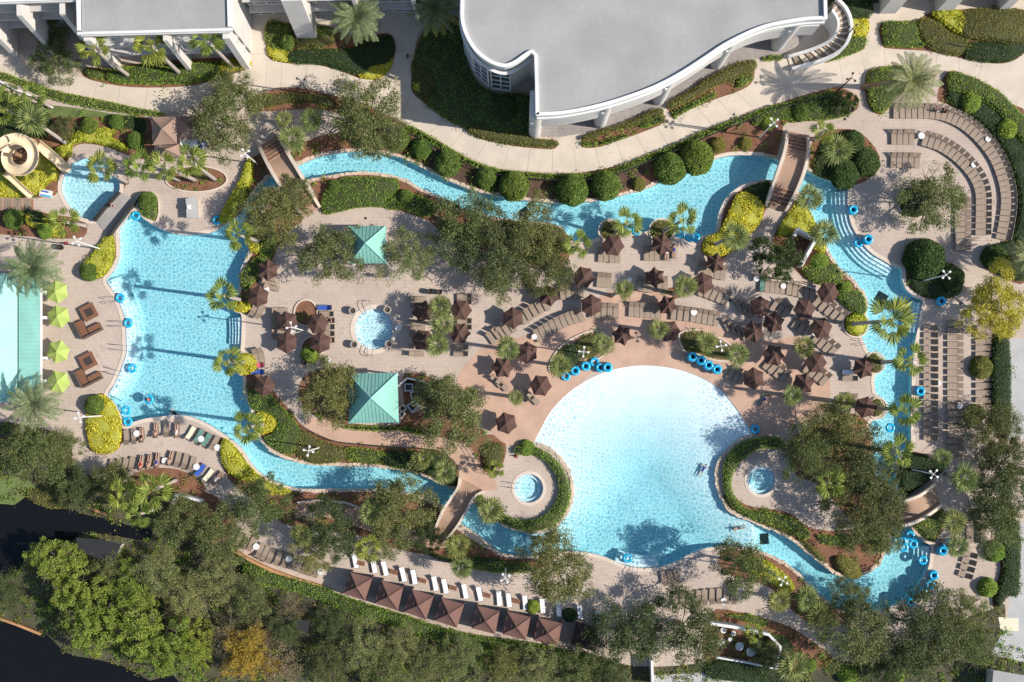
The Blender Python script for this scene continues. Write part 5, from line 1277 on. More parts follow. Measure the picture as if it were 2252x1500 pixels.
bridge('curved_bridge', 'curved arched bridge leaving the boardwalk over the lower river', "1014,1052 1010,1070 996,1092 975,1125 952,1180", "1064,1078 1043,1090 1028,1116 1008,1150 983,1183", 1.8, 0)
bridge('small_bridge', 'low arched bridge half hidden by oaks at the narrow right river', "1935,1115 1975,1103 2015,1088 2053,1064", "1935,1160 1985,1150 2025,1133 2068,1107", 1.2, 0)
bridge('flat_bridge', 'flat grey bridge between splash pool and left pool', "211,487 232,463 254,438 266,424", "240,520 262,492 285,462 302,440", .25, 0, 'stone_grey', 'dark_metal')
def rail(label, pts, h=1.05, m='dark_metal', gap=1.6, r_=.03, name='railing'):
    L = flat(smooth(P(pts), 3, False)); e = empty(name, L[0], 0, label, 'railing', 'thin railings'); o = L[0]; L = [p - o for p in L]; T = plen(L)
    mb = MB()
    for z in (h, h * .5): mb.tube([p + Vector((0, 0, z)) for p in L], r_, 5)
    part('rail', mb, m, e); k = 0
    for d in np.arange(0, T, gap):
        p = along(L, float(d)); mb = MB(); mb.tube([p, p + Vector((0, 0, h))], r_ * 1.1, 5); part('post', mb, m, e)
    return e
rail('black fence between the long low hedge and the dome bushes of the upper river', "900,297 935,315 1030,365 1100,388 1180,397 1260,399 1333,391 1405,366 1495,330 1560,300 1645,267 1700,244 1780,225 1845,205", 1.3, 'dark_metal', 2.5, .05, 'fence')
rail('thin railing along the outside of the boardwalk', "667,937 699,955 737,970 777,976 870,984 937,987 977,998 1002,1016")
rail('thin railing at the inside of the curved bridge', "1010,968 1025,976 1048,1008 1060,1036 1075,1044")
rail('rail along the splash pool side of the flat bridge', "210,482 238,452 262,424")
rail('black railing of the small path by the upper left walkway', "575,205 625,197 670,197 742,216")
def wallrun(label, pts, h, t, m='white_paint'):
    L = flat(P(pts)); mb = MB(); mb.strip(L, offset(L, t, False), 0, h); o = link('garden_wall', mb.mesh('garden_wall', m)); return tag(o, label, 'wall')
wallrun('white wall round the service yard beside the larger kiosk', "877,848 897,830 935,838 965,855 968,890", 1.8, .22)
wallrun('white wall of the enclosure at the right river', "1738,522 1746,504 1790,530 1757,590", 2.2, .4)
wallrun('pale broken wall under the trees south of the left pool', "378,1120 393,1083 418,1088 450,1098", 1.8, .3)
wallrun('white wall round the walled garden at the lower right', "1558,1362 1605,1369 1685,1386 1712,1415 1702,1465", 2.2, .35)
wallrun('thin white lower wall of the walled garden', "1572,1440 1640,1452 1698,1464", 1.2, .2)
wallrun('orange brown retaining wall below the taupe lounger row', "515,1204 550,1226 600,1250 650,1268 710,1286", .8, .35, 'wood_orange')
wallrun('orange plank edge of the lower pond', "-10,1353 40,1370 92,1391", .5, .3, 'wood_orange')
wallrun('orange plank edge of the upper pond', "186,1109 210,1118 236,1129", .5, .3, 'wood_orange')
wallrun('white rail kerb at the upper left edge', "-5,175 35,196 80,214 118,236", .5, .2)
wallrun('pale wall along the tan path below the lower river', "655,1102 700,1098 760,1102 800,1117", .6, .25, 'coping')
wallrun('white wall panel next to the grey gate at the bottom edge', "1433,1445 1435,1500", 2, .3)
wallrun('low stone wall behind the upper right lounger row of the main deck', "1660,602 1700,612 1740,614 1790,630", .7, .4, 'rock')
# hut with a tin roof by the pond and shed at the lower right corner
for lab, pts, h, m in (('low hut with dark tin roof at the wooded pond bank', "185,1176 240,1180 282,1192 262,1232 190,1205", 3, 'dark_metal'), ('grey shed cut by the lower right corner of the photo', "2165,1462 2240,1475 2245,1530 2160,1520", 3, 'roof_grey'), ('flat dark shelter between the trees of the lower woodland', "636,1350 690,1358 684,1382 655,1376", 2.6, 'dark_metal')):
    e = empty('garden_hut', (0, 0, 0), 0, lab, 'hut'); q = ccw(flat(P(pts))); mb = MB(); slab(mb, offset(q, -.5), 0, h); part('wall', mb, 'shade_wall', e); mb = MB(); slab(mb, q, h, h + .2); part('roof', mb, m, e)
mb = MB(); q = ccw(flat(P("0,437 62,437 75,447 70,463 0,463 -20,450"))); slab(mb, q, .05, .3)
e = empty('wooden_dock', (0, 0, 0), 0, 'weathered wooden deck at the left edge below the slide', 'deck'); 
for k in range(12):
    x = -14 + k * 7.2; mb = MB(); a, b = W(x, 437), W(x, 463); mb.box((a.x, (a.y + b.y) / 2, .2), (.37, a.y - b.y, .12)); part('plank', mb, 'wood_grey' if k % 3 else 'tan_board', e)
mb = MB(); a = W(30, 450); mb.box((a.x, a.y, .07), (5, 1.3, .14)); part('joist', mb, 'wood', e)

# ---------------------------------------------------------------- spiral slide
e = empty('water_slide', (0, 0, 0), 0, 'cream spiral water slide emptying into the splash pool', 'slide')
def trough(pts, wd, m='slide_cream'):
    mb = MB(); vs = []; n = len(pts); pr = [(-1, .5), (-1.12, .5), (-1.0, .1), (-.6, -.12), (0, -.2), (.6, -.12), (1.0, .1), (1.12, .5), (1, .5), (.85, .14), (.5, 0), (0, -.05), (-.5, 0), (-.85, .14)]
    for i, p in enumerate(pts):
        d = pts[min(i + 1, n - 1)] - pts[max(i - 1, 0)]; d.z = 0; d.normalize(); s_ = Vector((d.y, -d.x, 0))
        for a, b in pr: vs.append(p + s_ * a * wd + Vector((0, 0, b)))
    m_ = len(pr); mb.add(vs, [(i * m_ + k, i * m_ + (k + 1) % m_, (i + 1) * m_ + (k + 1) % m_, (i + 1) * m_ + k) for i in range(n - 1) for k in range(m_)]); return mb
c = W(50, 345, 3); pts = []
for i in range(12): pts.append(W(-30 + i * 4.5, 338 - i * 2.6, 5.4 - i * .04))
for i in range(40):
    a = R(125 - i * 11.2); pts.append(Vector((c.x + 1.85 * math.cos(a), c.y + 1.85 * math.sin(a), 5.0 - i * .075)))
part('spiral_trough', trough(pts, .62), 'slide_cream', e, True)
part('exit_trough', trough([W(84, 318, 1.9), W(100, 330, 1.6), W(120, 347, 1.1), W(140, 365, .6), W(152, 376, .35)], .55), 'slide_cream', e, True)
part('lower_trough', trough([W(12, 380, 1.8), W(30, 395, 1.5), W(48, 412, 1.2), W(70, 432, .9)], .35), 'slide_cream', e, True)
for k in range(6):
    a = R(k * 60 + 10); mb = MB(); mb.tube([(c.x, c.y, 1 + k * .5), (c.x + 1.2 * math.cos(a), c.y + 1.2 * math.sin(a), 1.2 + k * .5)], .09, 5); part('strut', mb, 'wood', e)
mb = MB(); mb.tube([(c.x, c.y, 0), (c.x, c.y, 5)], .25, 10); part('mast', mb, 'wood', e)
# ---------------------------------------------------------------- sun loungers
def tilt(mb, w_, l, t, ang, org):
    M = Matrix.Translation(org) @ Matrix.Rotation(ang, 4, 'X'); mb.box((0, l / 2, 0), (w_, l, t), 0, M); return M
def lounger_meshes(bang, sling='taupe_sling', back='taupe_back'):
    s = MB(); s.box((0, -.32, .36), (.58, 1.22, .035))
    for y in (-.6, -.2, .2): s.box((0, y - .1, .381), (.56, .02, .01))
    b = MB(); M = tilt(b, .58, .7, .035, bang, (0, .31, .37))
    f = MB()
    for x in (-.32, .32): f.box((x, -.3, .34), (.05, 1.34, .06)); f.box((x, .0, .12), (.05, 1.1, .04))
    f.box((0, -.95, .34), (.68, .05, .06))
    fb = [M @ Vector((x, y, 0)) for x, y in ((-.32, 0), (-.32, .74), (.32, .74), (.32, 0))]; f.tube(fb, .03, 4)
    lg = []
    for x in (-.31, .31):
        for y in (-.85, .25): m = MB(); m.tube([(x, y, 0), (x, y, .34)], .028, 4); lg.append(m.mesh('leg', 'lounger_metal'))
    return [('seat', s.mesh('seat', sling)), ('backrest', b.mesh('backrest', back)), ('frame', f.mesh('frame', 'lounger_metal'))] + [('leg', m) for m in lg]
LM = {'t': lounger_meshes(R(38)), 'f': lounger_meshes(R(6)), 'u': lounger_meshes(R(58)), 'w': lounger_meshes(R(30), 'towel_white', 'towel_white')}
ORD = lambda i: '%d%s' % (i, 'th' if 10 <= i % 100 <= 20 else {1: 'st', 2: 'nd', 3: 'rd'}.get(i % 10, 'th'))
nl_ = [0]
SPOTS = []
protoL = {}
def lounger(kind, px, py, hx, hy, label, group):
    g = W(px, py); a = math.atan2(-hy, hx) - math.pi / 2
    e = empty('sun_lounger', g, a + rnd.uniform(-.035, .035), label, 'sun lounger', group); SPOTS.append((px, py, a)); nl_[0] += 1
    if kind not in protoL: protoL[kind] = [link(n, m, e) for n, m in LM[kind]]
    else: copies(protoL[kind], e)
    return e
def towel(px, py, a, m, label):
    """a towel laid over a lounger"""
    g = W(px, py); mb = MB(); mb.box((0, -.3, .405), (.56, 1.15, .03)); M = Matrix.Translation((0, .29, .42)) @ Matrix.Rotation(R(38), 4, 'X'); mb.box((0, .3, .02), (.55, .62, .03), 0, M)
    o = link('towel', mb.mesh('towel', m), None, g, a); return tag(o, label, 'towel', 'towels on loungers')
# path in pixels; number; side the heads point to (L/R of travel, or a pixel vector); row words; end the count starts from; kind
ROWS = """1969,245 2012,245 2052,246 2084,253 2123,272 2160,305 2189,344 2207,387 2216,433 2213,480 2205,522|34|L|outermost arc of loungers round the upper right terrace|top|t
1964,302 1977,302 1990,302 2003,302|4|L|sunny group before the middle terrace arc's white table|left|t
2034,306 2068,317 2100,337 2129,364 2150,394 2160,425 2161,460 2160,512|21|L|middle arc of loungers round the upper right terrace|top|t
1963,353 1976,353 1989,353 2002,353 2015,354|5|L|innermost group of loungers above the airy oak|left|t
2115,440 2115,545|9|L|short inner column of loungers right of the airy oak|top|f
2046,722 2046,962|17|L|column of loungers along the right river's paved bank|top|u
2098,712 2098,1000|20|L|long middle column of loungers by the yellow tree|top|f
2160,722 2160,780|5|L|outer column of loungers under the yellow tree|top|f
2160,832 2160,896|5|L|outer column of loungers below the olive oval bush|top|f
1321,560 1332,560|2|0,-1|pair at the first round planter, grove side|left|t
1345,562 1357,562|2|0,-1|pair at the first round planter, far from grove|left|t
1421,557 1432,557 1444,557|3|0,-1|three at the second round planter's umbrella|left|t
1465,557 1481,553|2|0,-1|two occupied loungers beside the second round planter|left|t
1541,590 1552,592 1566,595 1578,598 1589,600|5|.1,-1|five loungers by the umbrella below the yellow hill|left|t
1318,615 1338,617|3|.05,-1|three dappled loungers beside the upper arc's first umbrella|left|t
1406,624 1428,628|3|0,-1|three beside the upper arc's middle umbrella|left|t
1451,626 1462,624|2|0,-1|two past the upper arc's middle umbrella|left|t
1545,636 1558,640 1571,645 1584,650 1597,655|5|.45,-.9|five slanted at the upper arc's palm patch|left|t
1237,643 1276,639|4|-.1,-1|four between the curved rows' two upper umbrellas|left|t
1100,731 1112,723 1124,716|3|-.55,-.83|three dark headed at the outer curved row's tip|left|u
1148,698 1160,690 1172,682 1185,674 1198,668|5|-.5,-.87|outer curved row of loungers between two umbrellas|left|u
1181,736 1207,720 1231,707 1257,697 1275,692|9|-.4,-.92|long inner curved row of loungers above the tan deck|left|u
1302,682 1354,684|5|.04,-1|inner curved row, group beside the first umbrella|left|t
1388,680 1447,685|6|0,-1|half shaded inner row group before the crumpled umbrella|left|t
1481,687 1524,692|4|.1,-1|inner curved row, group before the white round table|left|t
1537,694 1575,701|4|.15,-1|inner curved row, group after the white round table|left|t
1675,626 1720,630|5|.05,-1|row along the low stone wall, lighter half|left|t
1735,632 1785,644|5|.1,-1|row along the low stone wall, half towards the umbrella|left|t
1800,660 1812,670 1825,679 1838,688 1850,697|5|.66,-.75|five slanted loungers below the umbrella at the right river|top|t
1622,668 1634,675 1646,682|3|-.45,-.9|three shaded slanted loungers at the dark umbrella|left|u
1705,670 1718,677 1730,684|3|.6,-.8|three shaded loungers between the dark umbrella and its neighbour|left|t
1596,712 1608,719 1621,726 1633,733|4|-.5,-.87|four shaded loungers above the second planter|left|u
1752,709 1765,717 1778,725|3|.62,-.78|three shaded under the umbrella pair by the right river|left|t
1797,742 1809,751 1821,760 1833,769|4|.66,-.75|four slanted loungers at the round yellow planter|top|t
1690,798 1702,807 1714,816 1726,825|4|.66,-.75|four slanted loungers on the tan beach deck|top|t
1778,806 1790,815 1802,824 1814,833|4|.66,-.75|four slanted loungers at the little mulch circle|top|t
1609,818 1621,824 1633,830|3|.5,-.87|three loungers in umbrella shade behind the stacked tubes|left|t
1866,818 1868,832|2|1,0|two loungers under the umbrella at the first small planter|top|t
1868,881 1878,881|2|0,-1|two loungers beside the umbrella at the second small planter|left|t
590,612 594,622 598,632|3|-.95,-.25|three loungers under the first umbrella at the left pool's hedge|top|t
560,680 572,686|2|-.4,.9|two loungers below the second umbrella at the left pool's hedge|left|t
616,683 616,740|5|-1,0|at the left umbrellas of the brown tree ring|top|t
716,677 722,700 722,726 722,748|6|1,0|at the right umbrellas of the brown tree ring|top|t
920,658 920,672|2|-1,0|two loungers at the top umbrella facing the round pool|top|t
918,710 918,736|3|-1,0|three loungers between the umbrellas facing the round pool|top|t
916,762 916,778|2|-1,0|two loungers at the lower umbrella facing the round pool|top|t
1022,652 1022,664|2|1,0|two loungers behind the top umbrella of the shaggy palm bed|top|t
1022,706 1022,720|2|1,0|two loungers behind the middle of the shaggy palm bed|top|t
1014,764 1014,778|2|1,0|two loungers behind the lower umbrella of the shaggy palm bed|top|t
1079,742 1091,732|2|-.6,-.8|two loungers standing apart at the edge of the tan deck|left|u
1092,838 1104,846|2|-.7,-.7|two under the umbrella above the tan deck's palm|top|t
1160,866 1172,876|2|-.7,-.7|two loungers under the umbrella next to the blue tubes|top|t
569,803 569,818|2|1,0|two towel covered loungers beside the third yellow planter|top|t
563,783 575,781|2|-.2,-1|two empty loungers above the towel covered pair|left|t
280,962 294,961 313,957|3|.05,1|three loungers nearest the big yellow oval|left|t
344,947 366,945 390,947|3|.03,1|three loungers in the middle of the left pool's lower bank|left|t
421,952 438,958 456,967 473,974|4|-.5,.87|slanted group at the left pool's river end|left|t
246,1027 261,1026 276,1024 291,1021|4|-.2,1|sunbathers' row, empty shaded end by the oak|left|t
312,1018 330,1016 347,1013|3|-.1,1|sunbathers' row, occupied middle|left|t
376,1008 392,1011 408,1014 424,1020|4|-.25,1|sunbathers' row, empty part past the white table|left|t
442,1034 456,1043 480,1051|3|-.6,.8|sunbathers' row, end with towels beside the yellow strip|left|t
528,1185 541,1190 555,1195|3|-.4,.92|orange wall row, upper three|left|t
573,1210 584,1216 596,1222|3|-.4,.92|orange wall row, three past the first table|left|t
613,1226 630,1231|2|-.35,.93|orange wall row, shaded pair|left|t
648,1236 661,1240 673,1244 686,1249 698,1253|5|-.3,.95|orange wall row past the white table|left|t
1484,1321 1510,1317 1535,1314|4|-.08,1|dense oaks row below beach pool, shaded half|left|t
1549,1312 1576,1310 1612,1311|5|0,1|dense oaks row below beach pool, sunny half|left|t
1460,1271 1473,1271 1487,1269|3|.2,1|shaded group on the beach pool's lower corner|left|t
2140,1125 2140,1188|6|1,0|lowest right column of loungers beside the shaggy palms|top|u
2133,1219 2130,1235 2126,1250 2122,1264|4|.95,.3|dark backed loungers beside the light green dome|top|u"""
rowlist = []
for ln in ROWS.split('\n'):
    path, n, side, words, end, kind = ln.split('|'); n = int(n); L = [Vector((*map(float, t.split(',')), 0)) for t in path.split()]
    if len(L) > 2: L = smooth(L, 5, False)
    T = plen(L)
    for i in range(n):
        d = T * i / (n - 1); p = along(L, d); q0, q1 = along(L, max(0, d - 3)), along(L, min(T, d + 3)); t = (q1 - q0).normalized()
        if side == 'L': hx, hy = t.y, -t.x
        else: hx, hy = map(float, side.split(','))
        lab = 'taupe lounger ' + ('%s of the %s' if n <= 3 else '%s from the ' + end + ', %s') % (ORD(i + 1), words)
        lounger(kind, p.x, p.y, hx, hy, lab, 'taupe sun loungers')
for i, (x, y) in enumerate(((782, 1232), (823, 1243), (847, 1249), (887, 1262), (911, 1268), (957, 1282), (979, 1288), (1023, 1299), (1055, 1305), (1098, 1315), (1119, 1318), (1155, 1324), (1193, 1331), (1228, 1339), (1275, 1345), (1315, 1355))):
    lounger('w', x, y, -.2 if x < 1060 else -.1, -1, 'white towel covered lounger before the cabanas, %s from the left end' % ORD(i + 1), 'white loungers before the cabanas')
# small dark tables between the white loungers
def table(px, py, r, m, label, h=.5):
    g = W(px, py); e = empty('side_table', g, rnd.uniform(-.2, .2), label, 'table', 'small tables beside loungers')
    a = MB(); a.lathe([(.01, h), (r, h), (r, h + .05), (.01, h + .05)], 16); part('tabletop', a, m, e); a = MB(); a.tube([(0, 0, 0), (0, 0, h)], .05, 6); a.lathe([(.22, 0), (.22, .04), (.01, .05)], 10); part('pedestal', a, 'dark_metal', e)
for x, y, lb in ((2024, 300, 'white round table ending the middle terrace arc'), (2170, 307, 'white table with items in the outermost terrace arc'), (2139, 364, 'white table in the middle terrace arc'), (2106, 434, 'white table above the inner lounger column'), (2061, 843, 'white table in the column along the right river bank'), (2108, 893, 'white table in the long middle lounger column'), (1525, 687, 'white round table in the inner curved row'), (1175, 741, 'blue grey shaded table at the start of the inner curved row'), (1383, 617, 'white table between the two upper umbrellas of the middle arc'), (1662, 614, 'white table at the head of the stone wall row'), (1721, 630, 'small table in the middle of the stone wall row'), (303, 953, 'round table by the loungers nearest the big yellow oval'), (444, 965, 'white round table among the slanted loungers of the left pool'), (480, 984, 'small round table at the river end of the left pool deck'), (365, 1013, 'white round table in the sunbathers row'), (434, 1026, 'grey round table towards the towelled end of the sunbathers row'), (565, 1201, 'round table at the upper part of the taupe row'), (637, 1228, 'white round table inside the taupe row'), (706, 1255, 'white round table closing the taupe row'), (1590, 1321, 'white round table in the row near the dense oaks'), (877, 721, 'little white table by the round pool'), (722, 793, 'white round table on the deck above the larger kiosk'), (588, 637, 'white table at the first umbrella of the left pool hedge'), (2081, 1206, 'pale table behind the stacked tubes at the lower turn'), (1155, 878, 'dark little table under the umbrella next to the blue tubes'), (1790, 733, 'white table below the pair of umbrellas by the right river')):
    table(x, y, .42 if 'round' in lb else .36, 'dark_metal' if 'dark' in lb else 'white_paint', lb)
for i, (x, y) in enumerate(((866, 1257), (929, 1276), (996, 1292), (1070, 1308), (1135, 1321), (794, 1238))):
    g = W(x, y); e = empty('wooden_table', g, -.25, 'dark slatted table between white loungers, %s from the beach oak end' % ORD(i + 1), 'table', 'dark tables between white loungers')
    for k in (-1, 1): a = MB(); a.box((k * .27, 0, .35), (.5, .55, .06)); part('tabletop', a, 'wood_brown', e); a = MB(); a.box((k * .27, 0, .16), (.4, .4, .3)); part('pedestal', a, 'wood_brown', e)

# ---------------------------------------------------------------- umbrellas
def canopy(rad, hz, sag, crease=0, seed=0, n=6):
    r_ = random.Random(seed); vs = [(0, 0, hz)]; rings = 5; m = n * 6; fs = []
    for j in range(1, rings + 1):
        t = j / rings
        for k in range(m):
            a = 2 * math.pi * k / m; f = (k % 6) / 6; mid = math.sin(math.pi * f)
            rr = rad * t * (1 - (.175 + crease * .12) * mid * t); z = hz - (hz - 2.0) * t ** 1.1 - (sag + crease * .45 * r_.uniform(.6, 1.3)) * mid * t
            if crease: rr *= 1 + r_.uniform(-.04, .03) * t
            vs.append((rr * math.cos(a), rr * math.sin(a), z))
    fs += [(0, 1 + k, 1 + (k + 1) % m) for k in range(m)]
    for j in range(rings - 1): fs += [(1 + j * m + k, 1 + j * m + m + k, 1 + j * m + m + (k + 1) % m, 1 + j * m + (k + 1) % m) for k in range(m)]
    mb = MB(); mb.add(vs, fs); return mb
def umb_parts(rad, hz, sag, crease, seed, cloth):
    out = [('canopy', canopy(rad, hz, sag, crease, seed).mesh('canopy', cloth))]
    v = MB(); v.lathe([(.42, hz - .12), (.02, hz + .1)], 6); sub = v.mesh('vent_cap', cloth); a = MB(); a.lathe([(.05, hz + .05), (.05, hz + .17), (.01, hz + .2)], 6); fin = a.mesh('finial', 'dark_metal')
    p = MB(); p.tube([(0, 0, 0), (0, 0, hz)], .035, 6); b = MB(); b.lathe([(.3, 0), (.3, .08), (.06, .14)], 12)
    ribs = []
    for k in range(6):
        a_ = math.pi / 3 * k; r = MB(); r.tube([(0, 0, hz + .012), (rad * .5 * math.cos(a_), rad * .5 * math.sin(a_), hz - (hz - 2) * .466 + .02), (rad * math.cos(a_), rad * math.sin(a_), 2.02)], .022, 4); ribs.append(('rib', r.mesh('rib', cloth)))
    return out, sub, fin, [('pole', p.mesh('pole', 'wood')), ('base_plate', b.mesh('base_plate', 'dark_metal'))] + ribs
UV = {'a': umb_parts(1.42, 2.65, .06, 0, 1, 'brown_canvas'), 'b': umb_parts(1.42, 2.6, .1, .35, 2, 'brown_canvas'), 'c': umb_parts(1.36, 2.7, .12, .8, 3, 'brown_canvas'), 'g': umb_parts(1.5, 2.65, .06, 0, 4, 'lime_canvas')}
protoU = {}
def umbrella(kind, px, py, label, group):
    g = W(px, py, 2.5); g.z = 0; e = empty('umbrella', g, rnd.uniform(0, 1.05), label, 'umbrella', group); c, sub, fin, rest = UV[kind]
    if kind not in protoU:
        o = link('canopy', c[0][1], e); s = link('vent_cap', sub, o); f = link('finial', fin, o); protoU[kind] = (o, s, f, [link(n, m, e) for n, m in rest])
    else:
        o, s, f, r = protoU[kind]; o2 = copies([o], e)[0]; copies([s, f], o2); copies(r, e)
UMB = """b|587,593|brown umbrella at the hedge of the left pool, closest to the oak
a|566,651|brown umbrella at the hedge of the left pool beside its middle yellow planter
a|630,708|upper left of the four brown umbrellas round the tree ring
a|697,711|upper right of the four brown umbrellas round the tree ring
a|629,753|lower left of the four brown umbrellas round the tree ring
a|703,753|lower right of the four brown umbrellas round the tree ring
b|929,684|upper brown umbrella facing the round pool beside the shaggy palm bed
a|929,748|lower brown umbrella facing the round pool beside the shaggy palm bed
a|1013,681|upper brown umbrella behind the shaggy palm bed
b|1010,732|lower brown umbrella behind the shaggy palm bed
a|581,849|tan lit brown umbrella half in oak shade above the lower river
b|1105,808|brown umbrella beside a shaggy palm where tan deck meets pavers
a|1113,931|brown umbrella beside the oak of the service yard with a seated person
a|1349,539|brown umbrella at the first round planter of the upper river
b|1456,536|brown umbrella at the second round planter of the upper river
c|1575,577|crumpled brown umbrella at the foot of the yellow hill
a|1284,609|brown umbrella at the upper end of the curved rows near the grove
c|1441,609|crumpled star shaped umbrella in the middle of the upper arc
a|1547,622|reddish brown umbrella behind the palm of the upper arc
b|1207,649|brown umbrella on the outer curved row next to the grove
a|1301,671|brown umbrella between outer and inner curved rows
c|1469,671|crumpled brown umbrella on the inner curved row
a|1128,699|brown umbrella near the tip of the outer curved row
c|1369,737|crumpled brown umbrella next to the green planter over the beach pool
a|1473,728|brown umbrella partly behind the palm over the beach pool
a|1159,775|brown umbrella half under the shaggy palm at the tip of the curved rows
a|1189,848|brown umbrella beside the blue tubes at the beach pool
a|1673,675|dark shaded brown umbrella above the slanted lounger groups
b|1659,729|creased brown umbrella at the end of the second planter
a|1659,832|brown umbrella beside the stacked tubes at the beach pool
a|1823,643|brown umbrella at the hedge of the right river
a|1771,680|brown umbrella in the centre of the right lounger deck
b|1703,709|creased dark umbrella amid the right lounger deck
a|1808,721|brown umbrella near the round yellow planter of the right river
b|1703,781|creased brown umbrella over the tan beach deck near a palm
a|1796,797|brown umbrella half under the palm shadow by the mulch circle
b|1769,843|creased brown umbrella touching the mulch circle's palm
b|1901,809|brown umbrella overlapping the first small planter at the right river
a|1905,896|reddish brown umbrella overlapping the second small planter at the right river"""
for ln in UMB.split('\n'):
    k, p, lb = ln.split('|'); umbrella(k, *map(float, p.split(',')), lb, 'brown umbrellas')
for x, y, lb in ((122, 641, 'lime green umbrella closest to the upper date palm'), (126, 696, 'lime green umbrella beside the upper fire table'), (125, 773, 'lime green umbrella beside the lower fire table'), (126, 840, 'lime green umbrella closest to the lower date palm')): umbrella('g', x, y, lb, 'lime green umbrellas')
k = 0
for x, y in ((123, 641), (126, 696), (125, 773), (126, 840)):
    for dx, dy, w_ in ((21, -10, 'upper'), (22, 11, 'lower')):
        g = W(x + dx, y + dy); e = empty('bar_stool', g, 0, 'dark stool showing at the %s rim of the %s lime umbrella' % (w_, ORD(k // 2 + 1)), 'stool', 'stools under the lime umbrellas'); k += 1
        a = MB(); a.lathe([(.01, .68), (.2, .68), (.2, .74), (.01, .75)], 10); part('seat', a, 'dark_metal', e)
        for j in range(3): a = MB(); a.tube([(.05 * math.cos(j * 2.1), .05 * math.sin(j * 2.1), .68), (.24 * math.cos(j * 2.1), .24 * math.sin(j * 2.1), 0)], .02, 4); part('leg', a, 'dark_metal', e)

# ---------------------------------------------------------------- cabanas and tents
def cabana(label, corners, he, ha, m, name='cabana', vent=True, group='cabanas along the hedge'):
    c = P(corners, he); g = sum(c, Vector()) / 4; e = empty(name, (g.x, g.y, 0), 0, label, 'cabana' if name == 'cabana' else 'tent', group); c = [p - Vector((g.x, g.y, 0)) for p in c]; ap = Vector((0, 0, ha)); mb = MB(); vs = []; ns = 8
    for i in range(4):
        a, b = c[i], c[(i + 1) % 4]; rows = 6; base_ = len(vs)
        for r_ in range(rows + 1):
            t = r_ / rows
            for k in range(ns + 1):
                p = a.lerp(b, k / ns).lerp(ap, t); p.z -= .16 * math.sin(math.pi * t) * 1 + .1 * math.sin(math.pi * k / ns) * (1 - t); vs.append(p)
        mb.f += [(base_ + r_ * (ns + 1) + k, base_ + r_ * (ns + 1) + k + 1, base_ + (r_ + 1) * (ns + 1) + k + 1, base_ + (r_ + 1) * (ns + 1) + k) for r_ in range(rows) for k in range(ns)]
    mb.v = [tuple(v) for v in vs]; mb.m = [0] * len(mb.f); part('canopy', mb, m, e)
    mb = MB()
    for i in range(4): mb.tube([c[i] + Vector((0, 0, .02)), c[i].lerp(ap, .5) + Vector((0, 0, -.12)), ap + Vector((0, 0, .02))], .035, 4)
    part('seam', mb, m, e)
    if vent:
        mb = MB(); q = c[0].lerp(c[3], .5).lerp(ap, .62); d = (c[3] - c[0]).normalized(); mb.box((q.x, q.y, q.z - .02), (.34, .5, .12), math.atan2(d.y, d.x) + math.pi / 2); part('vent', mb, 'cabana_dark', e)
    for p in c: mb = MB(); mb.tube([(p.x * .96, p.y * .96, 0), (p.x * .96, p.y * .96, he)], .06, 6); part('post', mb, 'wood_brown', e)
    for i in (1, 2, 3) if name == 'cabana' else ():
        a, b = c[i], c[(i + 1) % 4]; mb = MB(); mb.strip([Vector((p.x * .93, p.y * .93, 0)) for p in (a, b)], [Vector((p.x * .91, p.y * .91, 0)) for p in (a, b)], .05, he - .15); part('curtain', mb, 'cabana_dark', e)
CB = ("771,1259 819,1271 803,1321 753,1305", "839,1277 887,1291 875,1343 823,1327", "906,1296 954,1311 937,1363 887,1346", "971,1315 1021,1329 1005,1381 955,1365", "1049,1332 1099,1344 1089,1395 1037,1382", "1116,1345 1167,1357 1157,1408 1105,1395", "1184,1359 1236,1371 1227,1420 1173,1408", "1269,1367 1315,1381 1311,1434 1258,1420")
CL = ('brown cabana next to the end of the orange wall', 'brown cabana, second along the hedge from the orange wall', 'brown cabana, third along the hedge from the orange wall', 'brown cabana, fourth along the hedge from the orange wall', 'brown cabana behind a wide dark gap, fifth from the orange wall', 'brown cabana, sixth along the hedge, just before the half shaded one', 'brown cabana half in oak shade beside a small bush', 'dark brown cabana wholly in oak shade at the end of the row')
for q, l in zip(CB, CL): cabana(l, q, 2.6, 3.7, 'cabana_dark' if 'wholly' in l else 'cabana_canvas')  # the cabana in oak shade has that shade put into a darker canvas colour
for l, q, m in (('tan square tent beside the clipped domes, larger front one', "332,257 388,256 389,316 336,319", 'tan_canvas'), ('tan square tent half hidden under the large oak', "389,256 441,255 447,304 392,309", 'tan_canvas'), ('tan tent roof below the larger tan tent, at the splash pool path', "341,321 394,317 397,343 345,346", 'tan_canvas'), ('white canvas square beside the tan tents with folded towels', "395,309 433,305 436,329 398,333", 'towel_white')): cabana(l, q, 2.7 if 'white' not in l else 2.2, 3.9 if 'white' not in l else 2.5, m, 'canvas_tent', False, 'tents by the splash pool')

